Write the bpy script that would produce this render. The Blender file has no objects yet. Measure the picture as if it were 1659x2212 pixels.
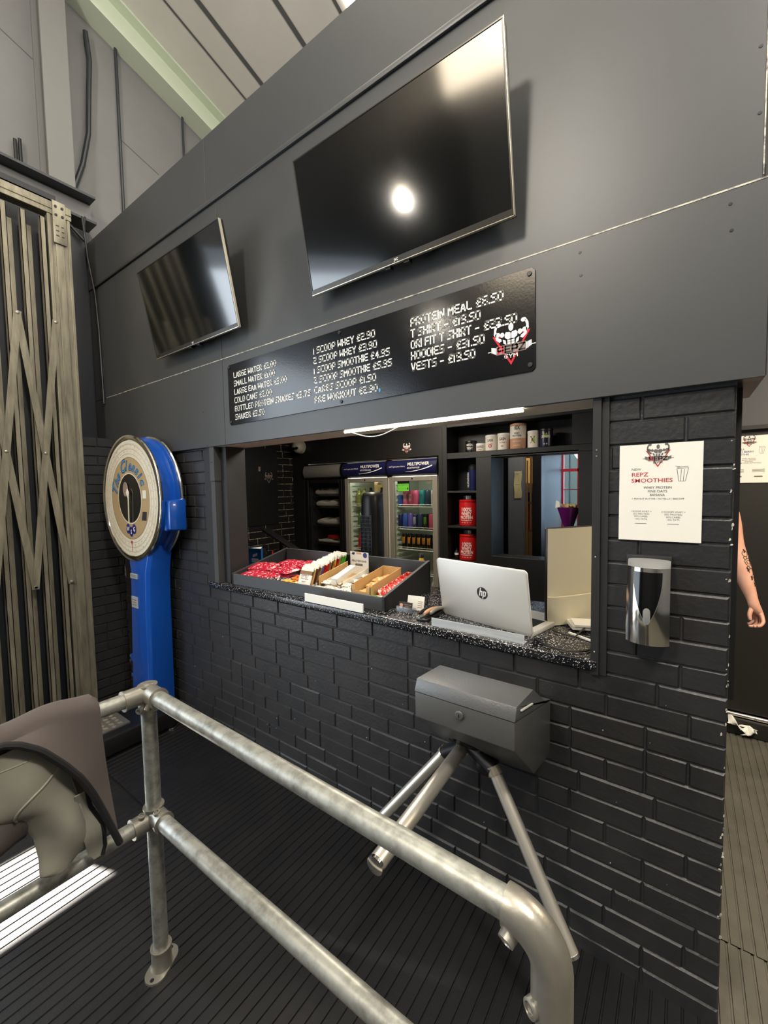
import bpy, bmesh, math, random
from mathutils import Vector, Matrix
random.seed(7)
S = bpy.context.scene
COL = S.collection
# ------------------------------------------------------------------ camera
R_ = Vector((0.80977, 0.58619, -0.0251)); 
yaw, pit, rol = -0.62606, -0.058125, -0.018139
fw = Vector((math.sin(yaw)*math.cos(pit), math.cos(yaw)*math.cos(pit), math.sin(pit)))
r0 = Vector((math.cos(yaw), -math.sin(yaw), 0)); u0 = r0.cross(fw)
R_ = r0*math.cos(rol) + u0*math.sin(rol); U_ = -r0*math.sin(rol) + u0*math.cos(rol)
cam = bpy.data.cameras.new('camera'); co = bpy.data.objects.new('camera', cam); COL.objects.link(co)
cam.sensor_fit = 'HORIZONTAL'; cam.sensor_width = 36.0; cam.lens = 36*898.85/1659; cam.clip_start = 0.02
m = Matrix.Identity(4)
for i in range(3):
    m[i][0] = R_[i]; m[i][1] = U_[i]; m[i][2] = -fw[i]
m.translation = Vector((0, -1.53, 1.66))
co.matrix_world = m
S.camera = co
# ------------------------------------------------------------------ world, lights, exposure
S.view_settings.view_transform = 'Standard'; S.view_settings.look = 'None'
S.view_settings.gamma = 1.0; S.view_settings.use_curve_mapping = False
S.view_settings.exposure = 0.0
S.cycles.max_bounces = 8; S.cycles.diffuse_bounces = 4; S.cycles.glossy_bounces = 4
S.cycles.transparent_max_bounces = 12; S.cycles.sample_clamp_indirect = 6.0
S.cycles.use_denoising = True
SKY = 6.0
SUN = 95.0
W = bpy.data.worlds.new('sky'); S.world = W; W.use_nodes = True
bg = W.node_tree.nodes['Background']; bg.inputs[0].default_value = (0.80, 0.90, 1.0, 1); bg.inputs[1].default_value = SKY
def lamp(name, kind, loc, energy, col=(1, 1, 1), target=None, direction=None, **kw):
    l = bpy.data.lights.new(name, kind); o = bpy.data.objects.new(name, l); COL.objects.link(o)
    l.energy = energy; l.color = col; o.location = loc
    d = Vector(direction) if direction is not None else (Vector(target)-Vector(loc) if target is not None else Vector((0, 0, -1)))
    o.rotation_euler = d.to_track_quat('-Z', 'Y').to_euler()
    for k, v in kw.items(): setattr(l, k, v)
    return o
lamp('sun', 'SUN', (-8, -4, 9), SUN, (1.0, 0.93, 0.83), direction=(0.948*0.539, 0.32*0.539, -0.843), angle=0.009)
pl = lamp('doorway_daylight', 'AREA', (-4.0, -3.38, 1.81), 1, direction=(1, 0, 0), shape='RECTANGLE', size=3.72, size_y=3.6)
pl.data.cycles.is_portal = True
# the hall's lamps (behind and above the viewpoint)
WARM = (1.0, 0.84, 0.62)
for p, e, r in (((1.2, -1.5, 4.6), 500, .25), ((-2.58, -3.35, 3.72), 22, .05), ((-1.2, -3.8, 5.0), 450, .3)):
    lamp('hall_lamp', 'POINT', p, e, (1.0, .93, .82), shadow_soft_size=r)
lamp('hall_panel_light', 'AREA', (-3.0, -8.4, 6.95), 85, WARM, direction=(.25, .8, -.45), shape='RECTANGLE', size=1.8, size_y=1.0)
lamp('passage_light', 'AREA', (1.1, 0.9, 2.5), 44, WARM, direction=(0, 0, -1), shape='SQUARE', size=0.5)
lamp('booth_fill', 'AREA', (-1.9, 0.95, 2.46), 34, (1.0, 0.9, 0.76), direction=(0, 0, -1), shape='SQUARE', size=0.5)  # added fill light to lift the booth interior, no fixture modelled
lamp('corridor_fill', 'AREA', (-1.0, 2.2, 2.56), 14, (1.0, .97, .92), direction=(-.1, .1, -1), shape='SQUARE', size=0.4)  # added fill light to brighten the door post and reveal
lamp('store_room_light', 'AREA', (-2.0, 3.6, 2.5), 14, (1.0, 0.84, 0.62), direction=(0, 0, -1), shape='SQUARE', size=0.4)

# ------------------------------------------------------------------ helpers
def lin(c):
    if isinstance(c, str):
        c = [int(c[i:i+2], 16) for i in (1, 3, 5)]
    c = [x/255 for x in c]
    return tuple(x/12.92 if x <= 0.04045 else ((x+0.055)/1.055)**2.4 for x in c)
MATS = {}
def M(name, col=(128, 128, 128), rough=0.5, metal=0.0, spec=0.5, var=None, bump=None, emit=0, coat=0, trans=0, stretch=(1, 1, 1)):
    mt = bpy.data.materials.new(name); mt.use_nodes = True; nt = mt.node_tree; N = nt.nodes; L = nt.links
    b = N['Principled BSDF']; c = lin(col)
    b.inputs['Base Color'].default_value = (*c, 1); b.inputs['Roughness'].default_value = rough
    b.inputs['Metallic'].default_value = metal; b.inputs['Specular IOR Level'].default_value = spec
    b.inputs['Coat Weight'].default_value = coat; b.inputs['Transmission Weight'].default_value = trans
    if emit:
        b.inputs['Emission Color'].default_value = (*c, 1); b.inputs['Emission Strength'].default_value = emit
    if var or bump:
        tc = N.new('ShaderNodeTexCoord'); mp = N.new('ShaderNodeMapping'); L.new(tc.outputs['Object'], mp.inputs[0])
        mp.inputs['Scale'].default_value = stretch
    if var:      # (scale, colour2, low, high)
        nz = N.new('ShaderNodeTexNoise'); nz.inputs['Scale'].default_value = var[0]; nz.inputs['Detail'].default_value = 6
        nz.inputs['Roughness'].default_value = 0.62
        L.new(mp.outputs[0], nz.inputs['Vector'])
        rp = N.new('ShaderNodeValToRGB'); rp.color_ramp.elements[0].position = var[2]; rp.color_ramp.elements[1].position = var[3]
        rp.color_ramp.elements[0].color = (*c, 1); rp.color_ramp.elements[1].color = (*lin(var[1]), 1)
        L.new(nz.outputs['Fac'], rp.inputs[0]); L.new(rp.outputs[0], b.inputs['Base Color'])
    if bump:     # (scale, strength, distance)
        nb = N.new('ShaderNodeTexNoise'); nb.inputs['Scale'].default_value = bump[0]; nb.inputs['Detail'].default_value = 5
        L.new(mp.outputs[0], nb.inputs['Vector'])
        bp = N.new('ShaderNodeBump'); bp.inputs['Strength'].default_value = bump[1]; bp.inputs['Distance'].default_value = bump[2]
        L.new(nb.outputs['Fac'], bp.inputs['Height']); L.new(bp.outputs[0], b.inputs['Normal'])
    MATS[name] = mt
    return mt
def glass_mat(name, tint=(1, 1, 1), refl=0.07, rough=0.02):
    mt = bpy.data.materials.new(name); mt.use_nodes = True; nt = mt.node_tree; N = nt.nodes; L = nt.links
    N.remove(N['Principled BSDF'])
    t = N.new('ShaderNodeBsdfTransparent'); t.inputs[0].default_value = (*tint, 1)
    g = N.new('ShaderNodeBsdfGlossy'); g.inputs['Roughness'].default_value = rough
    x = N.new('ShaderNodeMixShader'); x.inputs[0].default_value = refl
    L.new(t.outputs[0], x.inputs[1]); L.new(g.outputs[0], x.inputs[2]); L.new(x.outputs[0], N['Material Output'].inputs[0])
    MATS[name] = mt; return mt
def print_mat(name, base, ink, scale, cut, rough=0.4, ink2=None, metal=0.0):
    """Printed packaging: a base colour with blotches of ink."""
    mt = M(name, base, rough, metal, var=(scale, ink, cut, cut+0.03))
    return mt

class MB:
    def __init__(s): s.v = []; s.f = []; s.m = []
    def add(s, vs, fs, mat=0):
        o = len(s.v); s.v += [Vector(v) for v in vs]
        for f in fs: s.f.append([i+o for i in f]); s.m.append(mat)
        return s
    def box(s, x0, x1, y0, y1, z0, z1, mat=0):
        return s.add([(x0,y0,z0),(x1,y0,z0),(x1,y1,z0),(x0,y1,z0),(x0,y0,z1),(x1,y0,z1),(x1,y1,z1),(x0,y1,z1)],
                     [(0,3,2,1),(4,5,6,7),(0,1,5,4),(1,2,6,5),(2,3,7,6),(3,0,4,7)], mat)
    def obox(s, c, ux, uy, uz, hx, hy, hz, mat=0):
        c = Vector(c); ux = Vector(ux).normalized()*hx; uy = Vector(uy).normalized()*hy; uz = Vector(uz).normalized()*hz
        vs = [c+ux*a+uy*b+uz*d for d in (-1, 1) for (a, b) in ((-1,-1),(1,-1),(1,1),(-1,1))]
        return s.add(vs, [(0,3,2,1),(4,5,6,7),(0,1,5,4),(1,2,6,5),(2,3,7,6),(3,0,4,7)], mat)
    def bar(s, p, q, w, t, up=(0, 0, 1), mat=0):
        p = Vector(p); q = Vector(q); d = (q-p); l = d.length; d.normalize(); a = d.cross(Vector(up)).normalized(); b = a.cross(d)
        return s.obox((p+q)/2, d, a, b, l/2, w/2, t/2, mat)
    def tube(s, pts, r, n=14, mat=0, caps=True):
        pts = [Vector(p) for p in pts]; k = len(pts); rs = r if isinstance(r, (list, tuple)) else [r]*k
        d0 = (pts[1]-pts[0]).normalized(); a = d0.orthogonal().normalized(); base = len(s.v)
        prev = d0
        for i, p in enumerate(pts):
            if i == 0: d = d0
            elif i == k-1: d = (pts[-1]-pts[-2]).normalized()
            else: d = ((pts[i+1]-p).normalized()+(p-pts[i-1]).normalized()).normalized()
            q = prev.rotation_difference(d); a = q @ a; prev = d
            b = d.cross(a)
            for j in range(n):
                t = 2*math.pi*j/n; s.v.append(p+(a*math.cos(t)+b*math.sin(t))*rs[i])
        for i in range(k-1):
            for j in range(n):
                s.f.append([base+i*n+j, base+i*n+(j+1)%n, base+(i+1)*n+(j+1)%n, base+(i+1)*n+j]); s.m.append(mat)
        if caps:
            s.f.append([base+j for j in range(n)][::-1]); s.m.append(mat)
            s.f.append([base+(k-1)*n+j for j in range(n)]); s.m.append(mat)
        return s
    def lathe(s, prof, o=(0, 0, 0), n=24, mat=0, axis='z', mats=None, caps=True):
        o = Vector(o); base = len(s.v)
        for (r, h) in prof:
            for j in range(n):
                t = 2*math.pi*j/n; x, y = r*math.cos(t), r*math.sin(t)
                s.v.append(o+(Vector((x, y, h)) if axis == 'z' else Vector((x, -h, y)) if axis == 'y' else Vector((h, x, y))))
        for i in range(len(prof)-1):
            for j in range(n):
                s.f.append([base+i*n+j, base+i*n+(j+1)%n, base+(i+1)*n+(j+1)%n, base+(i+1)*n+j]); s.m.append(mats[i] if mats else mat)
        if caps:
            s.f.append([base+j for j in range(n)][::-1]); s.m.append(mats[0] if mats else mat)
            e = base+(len(prof)-1)*n; s.f.append([e+j for j in range(n)]); s.m.append(mats[-1] if mats else mat)
        return s
    def prism(s, poly, fr, d0, d1, mat=0):
        """poly in the frame fr=(origin, ux, uy, uz) from depth d0 to d1 along uz."""
        o, ux, uy, uz = [Vector(q) for q in fr]; n = len(poly)
        vs = [o+ux*a+uy*b+uz*d for d in (d0, d1) for (a, b) in poly]
        fs = [list(range(n))[::-1], list(range(n, 2*n))]+[[i, (i+1)%n, n+(i+1)%n, n+i] for i in range(n)]
        return s.add(vs, fs, mat)
    def flat(s, poly, fr, d=0.0, mat=0):
        o, ux, uy, uz = [Vector(q) for q in fr]
        return s.add([o+ux*a+uy*b+uz*d for (a, b) in poly], [list(range(len(poly)))], mat)
    def sphere(s, c, r, n=14, mat=0, sc=(1, 1, 1)):
        k = n//2; prof = []
        base = len(s.v); c = Vector(c)
        for i in range(k+1):
            ph = math.pi*i/k; rr = max(math.sin(ph), 1e-3)*r; h = -math.cos(ph)*r
            for j in range(n):
                t = 2*math.pi*j/n; s.v.append(c+Vector((rr*math.cos(t)*sc[0], rr*math.sin(t)*sc[1], h*sc[2])))
        for i in range(k):
            for j in range(n):
                s.f.append([base+i*n+j, base+i*n+(j+1)%n, base+(i+1)*n+(j+1)%n, base+(i+1)*n+j]); s.m.append(mat)
        return s
    def grid(s, fn, nu, nv, mat=0, closed_u=False):
        base = len(s.v)
        for i in range(nu+1):
            for j in range(nv+1): s.v.append(Vector(fn(i/nu, j/nv)))
        for i in range(nu):
            for j in range(nv):
                a = base+i*(nv+1)+j; s.f.append([a, a+1, a+nv+2, a+nv+1]); s.m.append(mat)
        return s
    def build(s, name, mats, parent=None, bev=0, seg=2, smooth=35, local=False, weld=False, solid=0):
        vs = s.v
        if parent is not None and not local:
            loc, rz = XF.get(parent.name, (Vector(), 0.0)); rm = Matrix.Rotation(-rz, 3, 'Z')
            vs = [rm @ (v-loc) for v in vs]
        me = bpy.data.meshes.new(name); me.from_pydata([tuple(v) for v in vs], [], s.f)
        mats = mats if isinstance(mats, (list, tuple)) else [mats]
        for mm in mats: me.materials.append(MATS[mm] if isinstance(mm, str) else mm)
        me.polygons.foreach_set('material_index', s.m)
        bm = bmesh.new(); bm.from_mesh(me)
        if weld: bmesh.ops.remove_doubles(bm, verts=bm.verts, dist=weld if weld is not True else 1e-5)
        if solid:
            bmesh.ops.recalc_face_normals(bm, faces=bm.faces)
            bmesh.ops.solidify(bm, geom=bm.faces[:], thickness=solid)
        if bev:
            es = [e for e in bm.edges if len(e.link_faces) == 2 and e.calc_face_angle(0) > 0.5]
            bmesh.ops.bevel(bm, geom=es, offset=bev, segments=seg, affect='EDGES', profile=0.5, clamp_overlap=True)
        bmesh.ops.recalc_face_normals(bm, faces=bm.faces)
        if smooth:
            for f in bm.faces: f.smooth = True
        bm.to_mesh(me); bm.free()
        if smooth: me.set_sharp_from_angle(angle=math.radians(smooth))
        o = bpy.data.objects.new(name, me); COL.objects.link(o)
        if parent is not None:
            o.parent = parent; XF[o.name] = XF.get(parent.name, (Vector(), 0.0))
        return o
XF = {}
def tag(o, label, cat, group=None, kind=None):
    o['label'] = label; o['category'] = cat
    if group: o['group'] = group
    if kind: o['kind'] = kind
    return o
def thing(name, label, cat, loc=(0, 0, 0), rz=0.0, group=None):
    o = bpy.data.objects.new(name, None); COL.objects.link(o); o.location = loc; o.rotation_euler = (0, 0, rz)
    o.empty_display_size = 0.05
    XF[o.name] = (Vector(loc), rz); return tag(o, label, cat, group)
def struct(o, label=None):
    o['kind'] = 'structure'
    if label: o['label'] = label
    return o
def part_label(o, l): o['label'] = l; return o
def dup(root, loc, rz=None, label=None, group=None):
    r = root.copy(); COL.objects.link(r); r.location = loc
    if rz is not None: r.rotation_euler = (0, 0, rz)
    if label: r['label'] = label
    if group: r['group'] = group
    for ch in list(root.children):
        c = ch.copy(); COL.objects.link(c); c.parent = r
        for g in list(ch.children):
            d = g.copy(); COL.objects.link(d); d.parent = c
    return r
def repaint(root, part, mats):
    for ch in root.children:
        if ch.name.split('.')[0] == part:
            ch.data = ch.data.copy()
            for i, mm in enumerate(mats): ch.data.materials[i] = MATS[mm]
# ---- lettering
_TC = {}
def text_geo(t, bold=0.0, shear=0.0):
    key = (t, bold, shear)
    if key in _TC: return _TC[key]
    cu = bpy.data.curves.new('t', 'FONT'); cu.body = t; cu.size = 1.0; cu.offset = bold; cu.shear = shear; cu.resolution_u = 3
    ob = bpy.data.objects.new('t', cu); COL.objects.link(ob)
    me = bpy.data.meshes.new_from_object(ob.evaluated_get(bpy.context.evaluated_depsgraph_get()))
    vs = [(v.co.x, v.co.y) for v in me.vertices]; fs = [tuple(p.vertices) for p in me.polygons]
    bpy.data.objects.remove(ob); bpy.data.curves.remove(cu); bpy.data.meshes.remove(me)
    w = max([v[0] for v in vs] or [0]); _TC[key] = (vs, fs, w); return _TC[key]
def text(mb, t, fr, x, y, h, mat=0, align='L', width=None, bold=0.0, shear=0.0, d=0.0006, rot=0.0):
    vs, fs, w = text_geo(t, bold, shear); k = h/0.72; kx = k if width is None else width/max(w, 1e-6)
    x0 = {'L': 0, 'C': -w*kx/2, 'R': -w*kx}[align]
    o, ux, uy, uz = [Vector(q) for q in fr]; cs, sn = math.cos(rot), math.sin(rot)
    out = []
    for (a, b) in vs:
        a2, b2 = a*kx+x0, b*k; out.append(o+ux*(x+a2*cs-b2*sn)+uy*(y+a2*sn+b2*cs)+uz*d)
    mb.add(out, fs, mat)
G = {'A': [[(0,0),(.44,1),(.56,1),(1,0)],[(.25,.28),(.8,.28)]], 'B': [[(0,0),(0,1),(.85,1),(1,.88),(1,.62),(.88,.52),(0,.52)],[(.88,.52),(1,.4),(1,.12),(.88,0),(0,0)]],
 'C': [[(1,1),(.15,1),(0,.85),(0,.15),(.15,0),(1,0)]], 'D': [[(0,0),(0,1),(.82,1),(1,.82),(1,.18),(.82,0),(0,0)]], 'E': [[(1,1),(0,1),(0,0),(1,0)],[(0,.5),(.85,.5)]],
 'F': [[(1,1),(0,1),(0,0)],[(0,.48),(.85,.48)]], 'G': [[(1,1),(.15,1),(0,.85),(0,.15),(.15,0),(1,0),(1,.5),(.55,.5)]], 'H': [[(0,0),(0,1)],[(1,0),(1,1)],[(0,.5),(1,.5)]],
 'I': [[(0,0),(0,1)]], 'K': [[(0,0),(0,1)],[(1,1),(.35,.5),(1,0)],[(0,.5),(.35,.5)]], 'L': [[(0,1),(0,0),(1,0)]], 'M': [[(0,0),(0,1),(.5,.4),(1,1),(1,0)]],
 'N': [[(0,0),(0,1),(1,0),(1,1)]], 'O': [[(.15,0),(0,.15),(0,.85),(.15,1),(.85,1),(1,.85),(1,.15),(.85,0),(.15,0)]], 'P': [[(0,0),(0,1),(.85,1),(1,.88),(1,.5),(.88,.38),(0,.38)]],
 'R': [[(0,0),(0,1),(.85,1),(1,.88),(1,.52),(.88,.4),(0,.4)],[(.5,.4),(1,0)]], 'S': [[(1,1),(.12,1),(0,.88),(0,.62),(.12,.5),(.88,.5),(1,.38),(1,.12),(.88,0),(0,0)]],
 'T': [[(0,1),(1,1)],[(.5,1),(.5,0)]], 'U': [[(0,1),(0,.15),(.15,0),(.85,0),(1,.15),(1,1)]], 'V': [[(0,1),(.45,0),(.55,0),(1,1)]], 'W': [[(0,1),(0,0),(.5,.55),(1,0),(1,1)]],
 'Y': [[(0,1),(.5,.45),(1,1)],[(.5,.45),(.5,0)]], 'Z': [[(0,1),(1,1),(0,0),(1,0)]], '0': [[(.15,0),(0,.15),(0,.85),(.15,1),(.85,1),(1,.85),(1,.15),(.85,0),(.15,0)]],
 '1': [[(0,.85),(.25,1),(.25,0)]], '2': [[(0,1),(.88,1),(1,.88),(1,.62),(.88,.5),(.12,.5),(0,.38),(0,0),(1,0)]], '3': [[(0,1),(.88,1),(1,.88),(1,.6),(.9,.5),(.2,.5)],[(.9,.5),(1,.4),(1,.12),(.88,0),(0,0)]],
 '4': [[(.75,0),(.75,1),(0,.35),(1,.35)]], '5': [[(1,1),(0,1),(0,.55),(.88,.55),(1,.43),(1,.12),(.88,0),(0,0)]], '6': [[(.9,1),(.12,1),(0,.88),(0,.12),(.12,0),(.88,0),(1,.12),(1,.42),(.88,.52),(0,.52)]],
 '7': [[(0,1),(1,1),(.35,0)]], '9': [[(.1,0),(.88,0),(1,.12),(1,.88),(.88,1),(.12,1),(0,.88),(0,.58),(.12,.48),(1,.48)]],
 '£': [[(1,.85),(.88,1),(.45,1),(.32,.88),(.32,.1),(.12,0),(1,0)],[(.08,.5),(.8,.5)]], '-': [[(.1,.45),(.8,.45)]], '.': [[(0,0),(0,.02)]], '/': [[(0,0),(.6,1)]]}
WID = {'I': 0.0, '.': 0.0, '1': .25, 'M': 1.15, 'W': 1.15}
def stroke_text(mb, t, fr, x, y, h, mat=0, width=None, t_=0.185, cw=0.62, gap=0.30, d=0.0006, flip=()):
    adv = 0; items = []
    for c in t:
        if c == ' ': adv += 0.42; continue
        w = cw*WID.get(c, 1.0); items.append((c, adv, w)); adv += w+gap
    tot = adv-gap; k = h; kx = h if width is None else width/tot
    o, ux, uy, uz = [Vector(q) for q in fr]; th = t_*h/2
    for idx, (c, a, w) in enumerate(items):
        for pl_ in G.get(c, []):
            pts = [(x+(a+(px if idx not in flip else 1-px)*w)*kx, y+py*k) for (px, py) in pl_]
            for (p, q) in zip(pts, pts[1:]):
                dx, dy = q[0]-p[0], q[1]-p[1]; l = math.hypot(dx, dy) or 1e-6; dx, dy = dx/l*th, dy/l*th
                q4 = [(p[0]-dx-dy, p[1]-dy+dx), (p[0]-dx+dy, p[1]-dy-dx), (q[0]+dx+dy, q[1]+dy-dx), (q[0]+dx-dy, q[1]+dy+dx)]
                mb.add([o+ux*a_+uy*b_+uz*d for (a_, b_) in q4], [(0, 1, 2, 3)], mat)
def circ(cx, cy, rx, ry=None, n=20, a0=0, a1=2*math.pi):
    ry = rx if ry is None else ry
    return [(cx+rx*math.cos(a0+(a1-a0)*i/n), cy+ry*math.sin(a0+(a1-a0)*i/n)) for i in range(n)]
def sub(fr, x, y, k, d=0.0):
    o, ux, uy, uz = [Vector(q) for q in fr]
    return (o+ux*x+uy*y+uz*d, ux*k, uy*k, uz)
def emblem(mb, fr, white, red, dark, grey, lite=False):
    """The gym's mark: a flexing figure over a triangle, a barbell and lettering; unit about 2.2 wide."""
    tri = [(-1.06, .50), (1.06, .50), (0, -1.22)]; inn = [(-.88, .40), (.88, .40), (0, -1.02)]
    for i in range(3):
        j = (i+1)%3; mb.flat([tri[i], tri[j], inn[j], inn[i]], fr, .0006, red)
    P = []
    P.append(circ(0, .86, .14, .23, 18))
    for s in (-1, 1):
        P.append([(s*.05, .58), (s*.28, .62), (s*.36, .5), (s*.34, .32), (s*.18, .2), (s*.02, .24), (s*.02, .52)])        # chest
        P.append(circ(s*.5, .5, .12, .14, 12))                                                                          # shoulder
        P.append([(s*.56, .3), (s*.68, .36), (s*.9, .5), (s*.86, .3), (s*.66, .12), (s*.52, .18)])                      # upper arm
        P.append(circ(s*.76, .55, .15, .13, 12))                                                                        # biceps
        P.append([(s*.86, .42), (s*.98, .6), (s*.96, .9), (s*.86, 1.08), (s*.76, 1.04), (s*.84, .8), (s*.82, .6)])      # forearm
        P.append(circ(s*.70, 1.08, .15, .12, 10))                                                                       # fist
        P.append([(s*.3, .16), (s*.46, .24), (s*.42, .02), (s*.26, -.08)])                                              # flank
        for k in range(3): P.append([(s*.03, .16-.13*k), (s*.2, .17-.13*k), (s*.2, .07-.13*k), (s*.03, .06-.13*k)])      # belly
        for k in range(4): P.append([(s*(.84+.075*k), -.14+.02*k), (s*(.9+.075*k), -.14+.02*k), (s*(.9+.075*k), -.5-.02*k+.06*k), (s*(.84+.075*k), -.5+.04*k)])
        P.append([(s*1.14, -.29), (s*1.34, -.29), (s*1.34, -.33), (s*1.14, -.33)])
    for p in P: mb.flat(p, fr, .0009, white)
    if lite: return
    mb.flat([(-.84, -.08), (.84, -.08), (.84, -.56), (-.84, -.56)], fr, .0012, grey)
    f2 = fr
    stroke_text(mb, 'R', f2, -.74, -.48, .32, red, width=.28, t_=.3, d=.0015, flip=(0,))
    stroke_text(mb, 'EPZ', f2, -.32, -.48, .32, dark, width=1.06, t_=.3, d=.0015)
    stroke_text(mb, 'GYM', f2, -.36, -.80, .17, white, width=.72, t_=.26, d=.0015)

# ------------------------------------------------------------------ materials
M('black_brick', (36, 36, 38), .40, var=(9, (46, 45, 45), .35, .75), bump=(70, .35, .004))
M('black_mortar', (44, 44, 46), .5, bump=(90, .5, .005))
M('booth_brick', (14, 13, 13), .5, bump=(60, .3, .004))
M('bare_mortar', (200, 186, 158), .9, var=(30, (20, 19, 18), .45, .6))
M('fascia_paint', (60, 61, 62), .40, var=(2.2, (65, 66, 66), .3, .8), bump=(45, .08, .003))
M('fascia_edge', (196, 190, 172), .7, var=(40, (90, 90, 88), .45, .65), stretch=(1, 1, 1))
M('dark_cladding', (24, 27, 35), .5, bump=(30, .1, .004))
M('gable_paint', (122, 122, 122), .7, var=(1.6, (112, 112, 113), .3, .8), bump=(20, .1, .004))
M('steel_paint', (120, 120, 118), .6)
M('dark_steel', (44, 47, 52), .45)
M('rafter_paint', (206, 216, 196), .5)
M('ceiling_board', (222, 219, 212), .75, var=(1.3, (206, 203, 197), .3, .8))
M('seam', (92, 92, 92), .7)
M('rooflight', (255, 250, 235), .4, emit=7.0)
M('black_board', (24, 23, 22), .5, var=(4, (30, 29, 28), .3, .7))
M('black_wall', (30, 28, 24), .5)
M('grey_wall', (70, 70, 70), .6)
M('booth_ceiling', (30, 30, 31), .8)
M('rubber', (17, 17, 20), .45, var=(6, (26, 25, 25), .4, .8), bump=(160, .25, .002))
M('rubber_dusty', (78, 75, 67), .6, var=(7, (96, 92, 80), .35, .75), bump=(120, .25, .002))
M('counter_black', (16, 16, 19), .22)
M('black', (18, 18, 19), .4)
M('black_gloss', (8, 8, 9), .12)
M('black_matte', (26, 26, 27), .6)
M('screen', (7, 8, 8), .11, spec=.8)
MATS['screen'].node_tree.nodes['Principled BSDF'].inputs['Coat Weight'].default_value = .7; MATS['screen'].node_tree.nodes['Principled BSDF'].inputs['Coat Roughness'].default_value = .08
M('bezel', (64, 62, 58), .3, metal=.7)
M('bezel_edge', (205, 196, 176), .28, metal=.8)
M('sign_black', (15, 15, 17), .16, coat=0, spec=.55, bump=(140, .06, .002))
M('white_vinyl', (252, 248, 238), .35)
M('red_vinyl', (205, 52, 64), .14)
M('grey_vinyl', (150, 132, 124), .2)
M('ink_black', (34, 32, 31), .7)
M('ink_grey', (92, 90, 86), .7)
M('ink_red', (178, 46, 50), .7)
M('ink_blue', (42, 52, 118), .7)
M('paper', (226, 222, 210), .7)
M('galvanised', (172, 172, 164), .42, metal=.6, var=(30, (122, 121, 114), .42, .72), bump=(60, .12, .002), stretch=(1, 1, 1))
M('cast_fitting', (158, 154, 144), .36, metal=.7, bump=(45, .25, .004))
M('chrome', (220, 216, 208), .12, metal=1.0)
M('steel_brushed', (226, 220, 208), .38, metal=.85)
M('turnstile_grey', (88, 88, 87), .42, metal=.35, bump=(260, .3, .0012))
M('turnstile_lid', (96, 97, 98), .36, metal=.35, bump=(240, .5, .0016))
M('scale_blue', (14, 76, 170), .28, coat=.4)
M('dial_cream', (230, 223, 204), .45, var=(5, (214, 200, 170), .4, .8))
M('dial_tan', (176, 152, 112), .45)
M('dial_black', (28, 28, 25), .15)
M('script_blue', (66, 150, 192), .45)
M('wsg_blue', (30, 40, 120), .35)
M('gate_steel', (150, 144, 126), .45, metal=.5, var=(9, (104, 99, 86), .35, .75), stretch=(3, 3, .5))
M('jacket_brown', (84, 76, 73), .95, bump=(300, .25, .001))
M('jacket_grey', (136, 134, 122), .95, bump=(300, .25, .001))
M('jacket_trim', (24, 22, 24), .8)
M('piping', (150, 146, 134), .8)
M('laptop_silver', (192, 190, 184), .38, metal=.25)
M('laptop_edge', (232, 230, 224), .4)
M('monitor_back', (214, 206, 180), .5)
M('aluminium', (196, 200, 202), .35, metal=.5, var=(14, (222, 224, 224), .4, .7), stretch=(.3, 4, 4))
M('white_plastic', (232, 230, 222), .4)
M('tray_grey', (58, 60, 63), .5)
M('kraft', (190, 152, 98), .75)
M('kraft_dark', (138, 104, 66), .75)
M('skin', (206, 156, 132), .5, var=(14, (196, 142, 118), .4, .7))
M('shirt', (30, 30, 33), .9)
M('hair', (40, 28, 20), .8)
M('cable', (26, 26, 27), .5)
M('led', (255, 244, 220), .5, emit=17)
M('lens', (6, 6, 7), .05)
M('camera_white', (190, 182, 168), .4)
M('fridge_blue', (28, 29, 70), .35)
M('door_grey', (112, 112, 112), .45, bump=(30, .2, .003))
M('fridge_grey', (128, 124, 118), .4)
M('fridge_frame', (150, 142, 130), .4, metal=.3)
M('fridge_dark', (18, 18, 19), .35)
M('fridge_inner', (206, 210, 196), .5)
M('fridge_inner_dark', (40, 40, 42), .5)
M('wire_white', (224, 222, 208), .4)
M('fridge_lamp', (240, 246, 236), .4, emit=9.0)
M('towel', (205, 196, 180), .95, bump=(160, .5, .004))
M('leaflet_blue', (18, 84, 150), .45)
M('lime', (110, 200, 60), .5)
M('window_red', (196, 44, 60), .45)
M('cladding_blue', (160, 198, 232), .6)
M('note_paper', (208, 190, 138), .8)
M('tan_wall', (196, 164, 104), .8)
M('bag_red', (190, 34, 26), .7)
M('drink_purple', (92, 22, 92), .2)
M('granola', (196, 170, 110), .8, bump=(120, .6, .004))
M('juice', (224, 176, 30), .3)
M('tissue', (236, 234, 224), .8, bump=(40, .5, .006))
M('check_plate', (126, 122, 116), .4, metal=.6)
M('check_plate_light', (176, 166, 154), .35, metal=.6)
glass_mat('clear_glass', (1, 1, 1), .05)
glass_mat('fridge_glass', (.93, .95, .93), .035)
glass_mat('fridge_glass_dark', (.9, .9, .9), .04)
glass_mat('acrylic', (.92, .93, .93), .14)
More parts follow.
